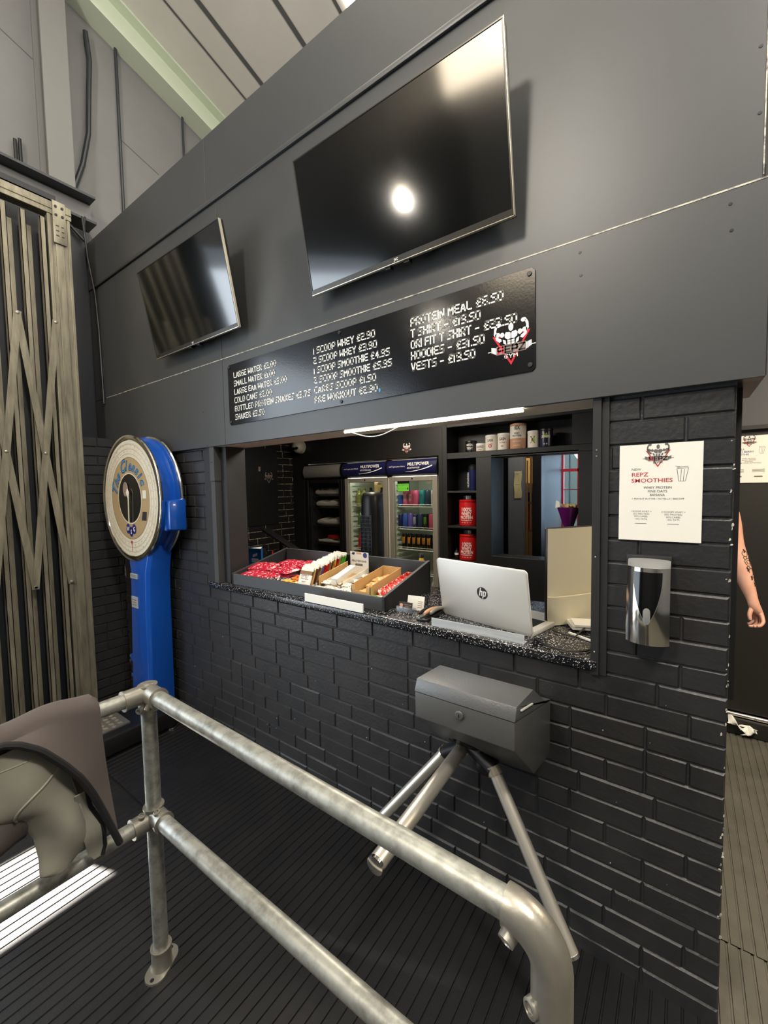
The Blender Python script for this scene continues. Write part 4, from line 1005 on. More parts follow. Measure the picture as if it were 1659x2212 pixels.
f3, a3, c3 = fridge('fridge', 'right-hand display fridge full of cans, blue header and green sticker', -2.408, -1.842, 'fridge_blue', 'fridge_frame', 'fridge_inner', 'fridge_glass', True, True, True)
for z in (1.575, 1.44, 1.232, 1.02): wire_shelf(f1, a1+.01, c1-.01, z, 'bezel')
for z in (1.467, 1.237, .995, .76): wire_shelf(f2, a2+.005, c2-.005, z)
for z in (1.467, 1.243, 1.040, .795, .6): wire_shelf(f3, a3+.005, c3-.005, z)
MB().box(a2-.05-.012+.5, a2-.05+.5+.012, YB-.03, YB-.004, .95, 1.25).build('handle', 'black', f2, bev=.004)
# hygiene sticker on the right-hand fridge
s = MB().box(-2.302, -2.165, YB+.008, YB+.0115, 1.618, 1.728).build('sticker_backing', 'black', f3, smooth=0)
b = MB(); fs_ = FR(-2.298, YB+.0078, 1.622); b.flat([(0, 0), (.128, 0), (.128, .074), (0, .074)], fs_, .0004, 0)
text(b, 'FOOD HYGIENE RATING', fs_, .006, .056, .011, 1, width=.114, d=.0008)
for i in range(6):
    b.flat(circ(.014+.02*i, .026, .0085, .011, 14), fs_, .0008, 1 if i == 5 else 2); text(b, str(i), fs_, .014+.02*i, .020, .011, 0 if i == 5 else 1, 'C', d=.0011)
b.build('sticker', ['lime', 'ink_black', 'green_dark' if 'green_dark' in MATS else 'lime'], f3, smooth=0)

# ---- cans
M('can_top', (190, 190, 188), .25, metal=1.0)
for n_, c_ in (('can_blue', (62, 92, 170)), ('can_pink', (206, 96, 132)), ('can_rose', (176, 74, 98)), ('can_teal', (46, 132, 128)), ('can_slate', (52, 62, 82)), ('can_silver', (198, 196, 186)), ('can_navy', (34, 40, 88)), ('can_violet', (108, 92, 170)), ('can_black', (18, 18, 20)), ('mark_orange', (226, 150, 50)), ('mark_green', (130, 196, 60)), ('mark_white', (230, 226, 214))):
    M(n_, c_, .3, metal=.25 if n_.startswith('can') else 0)
def make_can(label, x, z, colour, mark, r=.031, h=.155, group='cans in the right-hand fridge', y=2.0):
    t = thing('drink_can', label, 'can', (x, y, z), 0, group)
    MB().lathe([(r*.82, 0), (r, .008), (r, h-.012), (r*.85, h-.002)], (x, y, z), 20).build('body', colour, t)
    MB().lathe([(r*.86, h-.003), (r*.86, h), (r*.78, h), (r*.76, h-.003)], (x, y, z), 20).build('lid', 'can_top', t)
    b = MB()
    def pt(u, v): a = -math.pi/2+u/r; return Vector((x+(r+.0005)*math.cos(a), y+(r+.0005)*math.sin(a), z+v))
    def st(u0, v0, u1, v1, w):
        b.add([pt(u0-w, v0), pt(u0+w, v0), pt(u1+w*.4, v1), pt(u1-w*.4, v1)], [(0, 1, 2, 3)])
    if mark == 'mark_orange':
        for u in (-.014, 0, .014): st(u, .115, u*.8, .05, .0045)
        st(-.02, .118, -.008, .09, .004); st(.02, .118, .008, .09, .004); st(-.018, .075, .018, .068, .004)
        b.add([pt(-.02, .02), pt(.02, .02), pt(.02, .032), pt(-.02, .032)], [(0, 1, 2, 3)])
    elif mark:
        for u, l in ((-.011, .05), (0, .058), (.011, .05)): st(u, .118, u*1.1, .118-l-.02, .0028)
        b.add([pt(-.016, .03), pt(.016, .03), pt(.016, .036), pt(-.016, .036)], [(0, 1, 2, 3)])
    if b.v: b.build('printed_mark', mark, t, smooth=0)
    return t
s1 = [('short blue drink can', -2.337, 'can_blue', None), ('pink drink can', -2.276, 'can_pink', 'mark_white'), ('rose-red drink can', -2.212, 'can_rose', 'mark_white'), ('bright pink drink can', -2.152, 'can_pink', 'can_rose'), ('teal drink can', -2.085, 'can_teal', 'can_slate'), ('slate-grey drink can', -2.023, 'can_slate', None), ('silver drink can', -1.955, 'can_silver', 'can_slate')]
for l, x, c_, mk in s1: make_can(l+' on the top shelf of the can fridge', x, 1.474, c_, mk, h=.11 if 'short' in l else .158)
s2 = [('navy drink can', -2.342, 'can_navy', None), ('royal-blue drink can', -2.285, 'can_blue', None), ('violet drink can', -2.222, 'can_violet', None), ('dark navy drink can left of the black one', -2.166, 'can_navy', 'mark_white'), ('slate drink can beside the black one', -2.108, 'can_slate', None), ('black drink can with green claw mark', -2.045, 'can_black', 'mark_green'), ('hot pink drink can', -1.984, 'can_rose', 'can_pink'), ('white-silver drink can', -1.925, 'can_silver', 'can_slate')]
for l, x, c_, mk in s2: make_can(l+' on the second fridge shelf', x, 1.250, c_, mk, r=.029, h=.138 if 'navy' in l else .15)
ORD = ['leftmost', 'second from left', 'third from left', 'fourth from left', 'fifth from left', 'sixth from left', 'rightmost']
for i, x in enumerate((-2.30, -2.235, -2.178, -2.122, -2.066, -2.008, -1.945)): make_can(ORD[i]+' of the black cans with orange letter, third fridge shelf', x, 1.047, 'can_black', 'mark_orange', r=.0275, h=.15)
# bottles
M('bottle_yellow', (124, 126, 66), .15); M('bottle_green', (78, 106, 54), .15); M('bottle_red', (176, 34, 24), .15); M('bottle_dark', (30, 26, 26), .2); M('bottle_brown', (86, 44, 30), .2); M('bottle_clear', (168, 178, 166), .1)
def bottle(name, label, x, y, z, h, r, body, cap, lab=None, group=None, cat='bottle'):
    t = thing(name, label, cat, (x, y, z), 0, group)
    MB().lathe([(r*.9, 0), (r, .008), (r, h*.30), (r*.93, h*.36), (r, h*.44), (r, h*.62), (r*.8, h*.74), (r*.42, h*.86), (r*.40, h*.92)], (x, y, z), 20).build('body', body, t)
    MB().lathe([(r*.46, h*.90), (r*.46, h*.99), (r*.40, h)], (x, y, z), 16).build('cap', cap, t)
    if lab: MB().lathe([(r+.0006, h*.40), (r+.0006, h*.60)], (x, y, z), 20, caps=False).build('wrapper', lab, t)
    return t
bottle('drink_bottle', 'leftmost yellow-green bottle on the top shelf of the fan-side fridge', -2.885, 2.0, 1.474, .185, .034, 'bottle_yellow', 'bottle_yellow', 'bottle_yellow')
bottle('drink_bottle', 'yellow-green bottle just left of the tower fan, top fridge shelf', -2.812, 2.0, 1.474, .185, .034, 'bottle_yellow', 'bottle_yellow', 'bottle_yellow')
for i, x in enumerate((-2.735, -2.66, -2.585, -2.51)): bottle('drink_bottle', ORD[i]+' of the dark shake bottles at the top of the middle fridge', x, 2.02, 1.474, .19, .034, 'bottle_dark', 'black', 'mark_white' if i == 3 else 'bottle_dark', 'dark shake bottles')
bottle('drink_bottle', 'green bottle on the second shelf, left of the fan', -2.866, 2.0, 1.244, .17, .034, 'bottle_green', 'bottle_green')
bottle('drink_bottle', 'green bottle with white wrapper right of the fan', -2.535, 2.0, 1.244, .17, .034, 'bottle_green', 'lime', 'mark_white')
bottle('drink_bottle', 'red bottle on the third shelf, left of the fan', -2.868, 2.0, 1.002, .175, .034, 'bottle_red', 'bottle_red')
bottle('drink_bottle', 'brown bottle on the third shelf, right of the fan', -2.535, 2.0, 1.002, .17, .034, 'bottle_brown', 'bottle_dark', 'bottle_red')
for i, x in enumerate((-2.10, -2.03, -1.96)): bottle('drink_bottle', ('left', 'middle', 'right')[i]+' clear bottle low in the can fridge', x, 2.0, .604, .17, .03, 'bottle_clear', 'mark_white', None, 'clear bottles low in the can fridge')
# towels
def towel(label, x0, x1, z, h, seed):
    rnd = random.Random(seed); ph = rnd.uniform(0, 6)
    def f(u, v):
        a = 2*math.pi*v; c, s = math.cos(a), math.sin(a); pw = lambda q: math.copysign(abs(q)**.55, q)
        e = (1-abs(2*u-1)**6)
        x = x0+(x1-x0)*u; y = 2.13+.15*pw(c); zz = z+h/2+(h/2)*pw(s)*(.75+.25*e)+.008*math.sin(u*14+ph+c*2)*(1 if s > 0 else 0)-(.006*math.cos(3*a) if c < 0 else 0)
        return Vector((x, y, zz))
    mb = MB().grid(f, 22, 28); n = 29
    mb.f.append(list(range(28))); mb.m.append(0); mb.f.append([22*29+j for j in range(28)]); mb.m.append(0)
    o = mb.build('folded_towel', 'towel', weld=1e-4, smooth=60); return tag(o, label, 'towel', 'folded towels in the dark fridge')
towel('left folded towel on the top shelf of the dark fridge', -3.53, -3.36, 1.58, .088, 1); towel('right folded towel on the top shelf of the dark fridge', -3.36, -3.11, 1.58, .095, 2)
towel('wavy folded towel on the second shelf of the dark fridge', -3.52, -3.10, 1.445, .085, 3); towel('flat folded towel on the third shelf of the dark fridge', -3.51, -3.10, 1.237, .078, 4)
towel('thin folded towel on the fourth shelf of the dark fridge', -3.50, -3.10, 1.025, .05, 5)
mb = MB().box(-3.38, -3.16, 2.0, 2.22, 1.08, 1.12); o = mb.build('folded_garment', 'bottle_red', bev=.015, seg=3); tag(o, 'dark red folded garment on the fourth-shelf towel', 'garment')

# ---- tubs on the shelves
M('tub_white', (226, 220, 208), .45); M('tub_tan', (196, 148, 116), .5); M('tub_red', (184, 24, 26), .3); M('tub_navy', (30, 28, 58), .3); M('tub_gold', (196, 160, 96), .5); M('lime_ink', (170, 196, 50), .5)
def tub(label, x0, x1, zt, mats, ink, words, zb=1.962, y=2.0, name='supplement_tub', lidm=None, group='tubs on the top shelf', inks=None):
    r = (x1-x0)/2*.94; x = (x0+x1)/2; h = zt-zb; t = thing(name, label, 'tub', (x, y, zb), 0, group)
    body, band, bh = mats
    MB().lathe([(r*.95, 0), (r, .006), (r, h*bh), (r, h*bh+.0001), (r, h-.03), (r*.97, h-.02)], (x, y, zb), 32, mats=[1, 1, 1, 0, 0]).build('body', [body, band], t)
    MB().lathe([(r*1.0, h-.021), (r*1.02, h-.018), (r*1.02, h-.004), (r*.98, h)], (x, y, zb), 32).build('lid', lidm or body, t)
    b = MB()
    for (tx, v, hh, w, mi) in words:
        vs, fs, tw = text_geo(tx, .02, 0)
        k = hh/.72; kx = w/max(tw, 1e-6); out = []
        for (a, c) in vs:
            an = -math.pi/2+(a*kx-w/2)/r+.12; out.append(Vector((x+(r+.0007)*math.cos(an), y+(r+.0007)*math.sin(an), zb+v*h+c*k)))
        b.add(out, fs, mi)
    if b.v: b.build('lettering', ink, t, smooth=0)
    return t
tub('black jar with white print at the left end of the top shelf', -1.623, -1.517, 2.066, ('black', 'black', .1), ['mark_white', 'ink_red'], [('MEGA', .55, .018, .06, 0), ('TEST', .25, .02, .06, 0)])
tub('small white tub with gold foot next to the black jar', -1.520, -1.430, 2.036, ('tub_white', 'tub_gold', .12), ['ink_black'], [('GAINZ', .45, .02, .06, 0), ('plus', .2, .01, .03, 0)], lidm='white_plastic')
tub('white tub with red swoosh, left one of the lookalike pair', -1.433, -1.324, 2.1, ('tub_white', 'tub_white', .1), ['ink_black', 'ink_red'], [('GASH', .58, .022, .05, 0), ('0', .2, .03, .03, 1), ('NO STIM', .4, .008, .04, 1)], lidm='white_plastic')
tub('white tub with red print left of the tall tub', -1.324, -1.219, 2.106, ('tub_white', 'tub_white', .1), ['ink_black', 'ink_red'], [('GASH', .58, .024, .055, 0), ('no limits', .42, .010, .05, 1), ('PRE', .2, .01, .02, 0)], lidm='white_plastic')
tub('tall white and tan tub in the middle of the top shelf', -1.215, -1.075, 2.174, ('tub_white', 'tub_tan', .42), ['ink_black', 'tub_white'], [('10X', .75, .035, .055, 0), ('WHEY', .58, .014, .045, 0), ('PROTEIN', .48, .014, .075, 0), ('CHOCOLATE', .28, .010, .07, 1), ('ATHLETIC', .12, .010, .06, 1)], lidm='tub_tan')
tub('white tub with black cross and lime letters', -1.068, -.967, 2.104, ('tub_white', 'tub_white', .1), ['ink_black', 'lime_ink'], [('10', .32, .045, .035, 1), ('X', .30, .055, .04, 0), ('PRE', .36, .02, .02, 0)], lidm='white_plastic')
tub('dark navy tub at the right end of the top shelf', -.971, -.863, 2.112, ('tub_navy', 'tub_navy', .1), ['mark_white', 'lime_ink'], [('10', .5, .04, .03, 1), ('CREATINE', .5, .02, .075, 0), ('o o', .15, .014, .03, 0)], lidm='black')
wh = [('100%', .56, .036, .1, 0), ('WHEY', .40, .034, .1, 0), ('PROTEIN', .27, .028, .12, 0), ('PROFESSIONAL', .20, .010, .11, 0), ('o o o o', .12, .008, .09, 0)]
for (lb, z0) in (('red whey protein tub on the middle shelf of the narrow column', 1.303), ('red whey protein tub on the lowest visible column shelf', .99)):
    t = tub(lb, -1.685, -1.50, z0+.235, ('tub_red', 'tub_red', .12), ['mark_white'], wh, zb=z0, y=1.995, lidm='tub_red', group='red whey tubs')
    MB().lathe([(.055, .235), (.06, .24), (.06, .272), (.055, .276)], (-1.5925, 1.995, z0), 28).build('cap', 'chrome', t)
t = thing('shaker_bottle', 'blue plastic shaker bottle on the upper column shelf', 'shaker', (-1.545, 1.99, 1.619))
MB().lathe([(.032, 0), (.04, .02), (.044, .15), (.045, .19)], (-1.545, 1.99, 1.619), 24).build('body', 'can_navy', t)
MB().lathe([(.047, .188), (.047, .215), (.03, .235), (.012, .238)], (-1.545, 1.99, 1.619), 24).build('lid', 'black', t)
b = MB(); text(b, 'NUTRITION', (Vector((-1.565, 1.944, 1.65)), Vector((0, 0, 1)), Vector((-1, 0, 0)), Vector((0, -1, 0))), 0, 0, .018, 0, width=.13, d=.002); b.build('lettering', 'mark_white', t, smooth=0)
t = bottle('pump_bottle', 'small black bottle behind the laptop on the low shelf', -1.70, 1.96, .99, .10, .02, 'black', 'black', 'mark_white')

# ---- tower fan
t = thing('tower_fan', 'tall black tower fan standing behind the counter', 'fan', (-1.79, .86, 0))
fx, fy = -1.80, .82
def fan_sec(z, s=1.0): return [(fx+.070*s*math.copysign(abs(math.cos(a))**.7, math.cos(a)), fy+.075*s*math.copysign(abs(math.sin(a))**.7, math.sin(a)), z) for a in [2*math.pi*i/32 for i in range(32)]]
mb = MB(); zs = [(.55, 1), (1.48, 1.0), (1.56, .98), (1.60, .93), (1.622, .82), (1.632, .6)]
for (z, s_) in zs: mb.v += [Vector(v) for v in fan_sec(z, s_)]
for i in range(len(zs)-1):
    for j in range(32): mb.f.append([i*32+j, i*32+(j+1)%32, i*32+32+(j+1)%32, i*32+32+j]); mb.m.append(0)
mb.f.append([(len(zs)-1)*32+j for j in range(32)]); mb.m.append(0)
mb.build('body', 'black', t, smooth=50)
MB().lathe([(.15, 0), (.15, .02), (.05, .04), (.04, .55)], (fx, fy, 0), 28).build('base', 'black', t)
b = MB()
for k in range(9):
    x = fx-.046+.0115*k; b.box(x-.0022, x+.0022, fy-.082, fy-.073, 1.05, 1.46)
for k in range(16): b.box(fx-.050, fx+.050, fy-.080, fy-.074, 1.06+.027*k, 1.064+.027*k)
b.build('front_grille', 'dark_steel', t, smooth=0)
b = MB()
for k in range(30): b.box(fx-.074, fx-.064, fy-.05, fy+.05, 1.0+.0145*k, 1.006+.0145*k)
b.build('side_grille', 'dark_steel', t, smooth=0)
b = MB()
for k in (-1, 0, 1): b.box(fx+.03*k-.010, fx+.03*k+.008, fy-.0762, fy-.0735, 1.06, 1.44)
b.build('grille_openings', 'black_gloss', t, smooth=0)

# ================================================================== ON THE COUNTER
# display tray
t = thing('display_tray', 'dark grey sloping display tray of snacks on the counter', 'tray', (-1.145, .045, 1.07), .030)
bw, bd = 1.165, .465
q = MB().prism([(-bw, 0), (0, 0), (0, .066), (-bw, .066)], (Vector((0, 0, 0)), Vector((1, 0, 0)), Vector((0, 0, 1)), Vector((0, 1, 0))), 0, .018); q.build('front_board', 'tray_grey', t, local=True, bev=.0015, seg=1, smooth=0)
MB().box(-bw, 0, bd-.018, bd, 0, .170).build('back_board', 'tray_grey', t, local=True, bev=.0015, seg=1, smooth=0)
for x in (-bw-.0, -.018): MB().prism([(0, 0), (bd, 0), (bd, .175), (0, .070)], (Vector((x, 0, 0)), Vector((0, 1, 0)), Vector((0, 0, 1)), Vector((1, 0, 0))), 0, .018).build('side_board', 'black_matte', t, local=True, bev=.0015, seg=1, smooth=0)
MB().prism([(.018, .012), (bd-.018, .070), (bd-.018, .080), (.018, .022)], (Vector((-bw+.018, 0, 0)), Vector((0, 1, 0)), Vector((0, 0, 1)), Vector((1, 0, 0))), 0, bw-.036).build('floor_board', 'black_matte', t, local=True, smooth=0)
def tz(y): return 1.094+.1365*(y-.06)
# packets
print_mat('foil_red', (170, 24, 50), (226, 220, 210), 75, .565, .3); print_mat('foil_maroon', (120, 16, 36), (30, 22, 24), 34, .52, .3); print_mat('foil_black', (40, 32, 32), (206, 200, 190), 75, .53, .3); print_mat('foil_orange', (222, 112, 44), (30, 24, 24), 50, .53, .35); print_mat('foil_gold', (222, 176, 70), (120, 70, 24), 50, .53, .3); print_mat('foil_white', (228, 222, 208), (110, 60, 50), 80, .56, .4); print_mat('foil_biscuit', (206, 160, 96), (150, 92, 40), 60, .55, .4); print_mat('foil_redbar', (206, 44, 38), (236, 226, 214), 60, .55, .35)
_pk = {}
def packet(name, label, group, x, y, z, rz, w, l, h, mat, tilt=0.0, cat='packet'):
    key = (w, l, h)
    if key not in _pk:
        mb = MB()
        def f(sg):
            def g(u, v):
                a, b = 2*u-1, 2*v-1; cr = 1-abs(a)**8*.06
                zz = h/2*(max(0, 1-abs(a)**3.2))**.6*(max(0, 1-b*b))**.5*sg + .0012*math.sin(b*40)*(abs(a) > .9) + .0015*math.sin(a*9+b*5)*sg
                return Vector((a*w/2, b*l/2*cr, zz))
            return g
        mb.grid(f(1), 18, 12); mb.grid(f(-1), 18, 12); _pk[key] = mb
    src = _pk[key]; m2 = MB(); m2.v = [Vector(v) for v in src.v]; m2.f = [list(q) for q in src.f]; m2.m = list(src.m)
    o = m2.build(name, mat, weld=1e-4, smooth=60); o.location = (x, y, z); o.rotation_euler = (tilt, 0, rz)
    return tag(o, label, cat, group)
g1 = 'red snack bags heaped at the left of the tray'
for i, (x, y, dz, rz, tl, lb) in enumerate(((-2.20, .11, .025, .25, .1, 'red snack bag at the near left corner of the tray'), (-2.23, .20, .045, .3, .15, 'red snack bag just behind the near left bag'), (-2.03, .21, .040, -.15, .1, 'wide red snack bag in the middle of the heap'), (-2.13, .35, .03, .05, .1, 'red snack bag against the back board on the left'), (-1.96, .35, .035, -.2, .15, 'red snack bag against the back board on the right'), (-2.08, .13, .022, .1, .1, 'red snack bag half under the middle of the heap'))):
    packet('snack_bag', lb, g1, x, y, tz(y)+dz, rz, .19, .13, .04, 'foil_red' if i%3 else 'foil_red', tl)
for i, (x, y, mt_, lb) in enumerate(((-2.01, .085, 'foil_black', 'black snack pack at the front of the red bags'), (-1.93, .10, 'foil_black', 'black and white pack beside the gold pack'), (-1.93, .16, 'foil_maroon', 'maroon snack pack under the red heap'))): packet('snack_pack', lb, 'dark packs by the front board', x, y, tz(y)+.02, .2*i, .13, .075, .028, mt_, .12)
for i, (x, y, mt_, lb) in enumerate(((-1.86, .085, 'foil_gold', 'gold wrapped bar near the white card pouch'), (-1.84, .17, 'foil_orange', 'orange snack pack behind the gold bar'), (-1.83, .25, 'foil_orange', 'orange snack pack farthest back by the pouches'))): packet('snack_pack', lb, 'gold and orange packs', x, y, tz(y)+.02, -.1+.2*i, .14, .07, .03, mt_, .12)
# pouches standing in a row
M('pouch_white', (232, 228, 216), .45)
POS = ['first', 'second', 'third', 'fourth', 'fifth', 'sixth', 'seventh', 'eighth', 'ninth', 'tenth', 'eleventh', 'twelfth', 'thirteenth', 'fourteenth']
pc = ['kraft_dark', 'kraft', 'bottle_brown', 'kraft_dark', 'can_blue', 'bottle_red', 'tub_red', 'kraft_dark', 'bottle_brown', 'foil_gold', 'bottle_red', 'kraft', 'lime', 'lime']
lean0 = .42; rp_ = random.Random(12)
for i in range(14):
    y = .070+.0245*i; z = tz(y); x = -1.735-.0025*i+(rp_.uniform(-.004, .004) if i else 0); lean = lean0+rp_.uniform(-.07, .07); hp2 = rp_.uniform(-.006, .006)
    t = thing('protein_pouch', ('front pouch of the standing row, white with a brown top and printed word' if i == 0 else POS[i]+' pouch back in the standing row of white pouches'), 'pouch', (x, y, z), 0, 'row of standing pouches')
    uy = Vector((0, math.sin(lean), math.cos(lean))); un = Vector((0, -math.cos(lean), math.sin(lean))); f = (Vector((x-.047, y, z)), Vector((1, 0, 0)), uy, un)
    MB().prism([(0, 0), (.094, 0), (.094, .126+hp2), (.088, .133+hp2*2), (.05, .131+hp2), (.006, .133-hp2), (0, .126-hp2)], f, -.005, .005).build('sachet', 'pouch_white', t, bev=.002, seg=1)
    b = MB(); b.prism([(0, .085), (.094, .085), (.094, .108), (0, .108)], f, -.0054, .0054); b.prism([(.070, .02), (.0945, .02), (.0945, .108), (.07, .108)], f, -.0054, .0054, 0) if i else None
    b.build('flavour_band', pc[i], t, smooth=0)
    if i == 0:
        b = MB(); text(b, 'WHEY', f, .014, .070, .022, 0, width=.064, bold=.02, d=.0062); text(b, 'PROTEIN', f, .018, .058, .008, 1, width=.055, d=.0062); text(b, 'CREAM', f, .03, .042, .007, 1, width=.03, d=.0062)
        b.flat([(.02, .004), (.05, .006), (.056, .016), (.036, .026), (.02, .018)], f, .006, 2); b.build('lettering', ['grey_vinyl', 'ink_black', 'foil_orange'], t, smooth=0)
# carton behind with brown inside
def carton(name, label, x0, x1, y0, y1, h, hf, mat, inner, rz=0.0, cut=True):
    t = thing(name, label, 'box', ((x0+x1)/2, (y0+y1)/2, tz((y0+y1)/2)))
    w = .003; sl = [(y0, tz(y0)), (y1, tz(y1))]
    for x in (x0, x1-w): MB().prism([(y0, tz(y0)), (y1, tz(y1)), (y1, tz(y1)+h), (y0+.02, tz(y0)+h*.9), (y0+.02, tz(y0)+hf), (y0, tz(y0)+hf)], YZ(0), x, x+w).build('side', mat, t, smooth=0)
    MB().box(x0, x1, y1-w, y1, tz(y1), tz(y1)+h).build('back', mat, t, smooth=0); 
    mb = MB(); mb.box(x0, x1, y0, y0+w, tz(y0), tz(y0)+hf*.6); 
    for (a, c) in ((x0, x0+.025), (x1-.025, x1)): mb.box(a, c, y0, y0+w, tz(y0)+hf*.6-.001, tz(y0)+hf)
    mb.build('front', mat, t, smooth=0)
    MB().prism([(y0, tz(y0)), (y1, tz(y1)), (y1, tz(y1)+.002), (y0, tz(y0)+.002)], YZ(0), x0, x1).build('bottom', inner, t, smooth=0)
    return t
t = carton('carton', 'white bar carton with tall printed header standing by the pouches', -1.64, -1.515, .15, .40, .045, .02, 'paper', 'kraft')
fh = FR(-1.655, .398, tz(.4))
MB().prism([(0, 0), (.14, 0), (.14, .135), (0, .135)], fh, -.003, 0).build('header_card', 'paper', t, smooth=0)
b = MB(); text(b, 'PROTEIN BAR', fh, .012, .075, .012, 0, width=.115, bold=.02, d=.0005); b.flat([(.04, .052), (.095, .052), (.095, .064), (.04, .064)], fh, .0005, 0); text(b, 'CHOCOLATE', fh, .045, .055, .006, 3, width=.045, d=.0009)
b.flat([(.01, .12), (.02, .133), (.04, .13), (.03, .115)], fh, .0005, 0); b.flat(circ(.115, .118, .016, n=14), fh, .0005, 1); b.flat([(.045, .122), (.09, .122), (.085, .134), (.05, .134)], fh, .0005, 2); text(b, 'with real flavour', fh, .03, .034, .005, 0, width=.07, d=.0005)
b.build('lettering', ['ink_black', 'ink_blue', 'tub_tan', 'paper'], t, smooth=0)
mb = MB().prism([(.0, 0), (.25, 0), (.25, .075), (.0, .06)], (Vector((-1.66, .13, tz(.13)+.005)), Vector((0, 1, .136)).normalized(), Vector((0, 0, 1)), Vector((1, 0, 0))), -.003, .003)
o = mb.build('carton_flap', 'kraft', smooth=0); tag(o, 'loose brown card divider beside the row of pouches', 'card')
t = carton('carton', 'open kraft carton of biscuits near the right of the tray', -1.385, -1.262, .085, .37, .082, .068, 'kraft', 'kraft_dark')
b = MB(); fk = FR(-1.385, .0845, tz(.085)); b.flat([(.01, .004), (.085, .004), (.08, .028), (.012, .030)], fk, .0004, 0); text(b, 'MEGA', fk, .018, .010, .014, 1, width=.056, bold=.03, d=.0008); b.build('lettering', ['ink_red', 'paper'], t, smooth=0)
for i in range(6): packet('biscuit_pack', ('wrapped biscuit at the front of the kraft carton', 'wrapped biscuit second from the front in the kraft carton', 'wrapped biscuit mid way along the kraft carton', 'wrapped biscuit on top of the pile in the kraft carton', 'wrapped biscuit near the back of the kraft carton', 'wrapped biscuit against the back of the kraft carton')[i], 'biscuits in the kraft carton', -1.323+.006*(i%2), .125+.045*i, tz(.125+.045*i)+.016+.012*(i > 1)+.012*(i == 3), .1*(-1)**i, .105, .065, .026, 'foil_biscuit', .14)
t = carton('carton', 'low red-printed carton of bars at the right side of the tray', -1.245, -1.165, .12, .40, .05, .048, 'foil_redbar', 'kraft')
for i in range(6): packet('snack_bar', POS[i]+' red wrapped bar counted from the front of the right-hand carton', 'red bars at the right of the tray', -1.205, .15+.042*i, tz(.15+.042*i)+.028, .08*(-1)**i, .075, .045, .022, 'foil_redbar', .3, 'bar')
wl = [(-1.62, .09), (-1.55, .11), (-1.49, .085), (-1.44, .12), (-1.60, .17), (-1.47, .18), (-1.45, .26), (-1.47, .34)]
for i, (x, y) in enumerate(wl): packet('snack_bar', ('white wrapped bar by the front pouch', 'white wrapped bar second along the front board', 'white wrapped bar third along the front board', 'white wrapped bar touching the kraft carton', 'white wrapped bar lying on the carton mouth', 'white wrapped bar behind the kraft carton corner', 'white wrapped bar halfway back beside the kraft carton', 'white wrapped bar near the back beside the kraft carton')[i], 'white wrapped bars', x, y, tz(y)+.016+.008*(i == 4), .25*(-1)**i, .125, .045, .022, 'foil_white', .14, 'bar')
t = thing('carton', 'white open-ended carton lid lying across the white bars', 'box', (-1.565, .22, tz(.22)+.04))
MB().obox((-1.565, .235, tz(.235)+.055), (1, .0, 0), (0, 1, .3), (0, -.3, 1), .022, .085, .016).build('shell', 'paper', t, bev=.002, seg=1)
MB().obox((-1.565, .149, tz(.149)+.034), (1, .0, 0), (0, 1, .3), (0, -.3, 1), .018, .001, .013).build('end_flap', 'white_plastic', t, smooth=0)
packet('snack_pack', 'green and white pack at the near right corner of the tray', None, -1.215, .085, tz(.085)+.018, .1, .10, .05, .026, 'lime', .1); packet('snack_pack', 'pale wrapped bar in the near right corner of the tray', None, -1.185, .07, tz(.07)+.03, -.2, .07, .03, .016, 'foil_white', .1)
# edge strips
mb = MB().box(-1.607, -1.216, -.033, -.026, 1.073, 1.116); o = mb.build('edge_strip', 'white_plastic', bev=.001, seg=1, smooth=0); tag(o, 'white plastic strip on the counter edge before the tray', 'strip')
mb = MB(); mb.box(-.864, -.472, -.004, .0, 1.0695, 1.104); mb.box(-.864, -.472, .0, .03, 1.0695, 1.072); o = mb.build('edge_strip', 'aluminium', smooth=0); tag(o, 'aluminium angle strip on the counter in front of the laptop', 'strip')
# business card holder
t = thing('card_holder', 'clear business card holder by the right end of the tray', 'card holder', (-1.05, .12, 1.07))
MB().box(-1.105, -.998, .085, .13, 1.0695, 1.076).build('base', 'acrylic', t, bev=.001, seg=1); MB().box(-1.105, -.998, .085, .088, 1.076, 1.098).build('front_wall', 'acrylic', t)
t2 = thing('business_card', 'black business card in the clear holder', 'card', (-1.06, .1, 1.076)); uy = Vector((0, .25, 1)).normalized(); un = Vector((0, -1, .25)).normalized(); f = (Vector((-1.10, .092, 1.077)), Vector((1, 0, 0)), uy, un)
MB().prism([(0, 0), (.075, 0), (.075, .042), (0, .042)], f, -.003, 0).build('card', 'ink_black', t2, smooth=0)
b = MB(); b.flat([(.008, .01), (.022, .01), (.024, .03), (.015, .034), (.006, .03)], f, .0005); text(b, 'PERSONAL TRAINER', f, .03, .028, .004, width=.04, d=.0005); text(b, 'FITNESS', f, .036, .02, .004, width=.025, d=.0005); text(b, 'COACHING', f, .033, .010, .004, width=.03, d=.0005); b.build('lettering', 'tub_tan', t2, smooth=0)
t3 = thing('business_card', 'white cards standing behind the black business card', 'card', (-1.02, .15, 1.076)); MB().prism([(.03, .0), (.115, 0), (.115, .066), (.03, .066)], (Vector((-1.105, .125, 1.076)), Vector((1, .12, 0)).normalized(), uy, un), -.006, 0).build('card', 'paper', t3, smooth=0)
b = MB(); f = (Vector((-1.105, .125, 1.076)), Vector((1, .12, 0)).normalized(), uy, un)
for k in range(4): b.flat([(.085, .012+.009*k), (.11, .012+.009*k), (.11, .015+.009*k), (.085, .015+.009*k)], f, .0005)
b.build('lettering', 'grey_vinyl', t3, smooth=0)
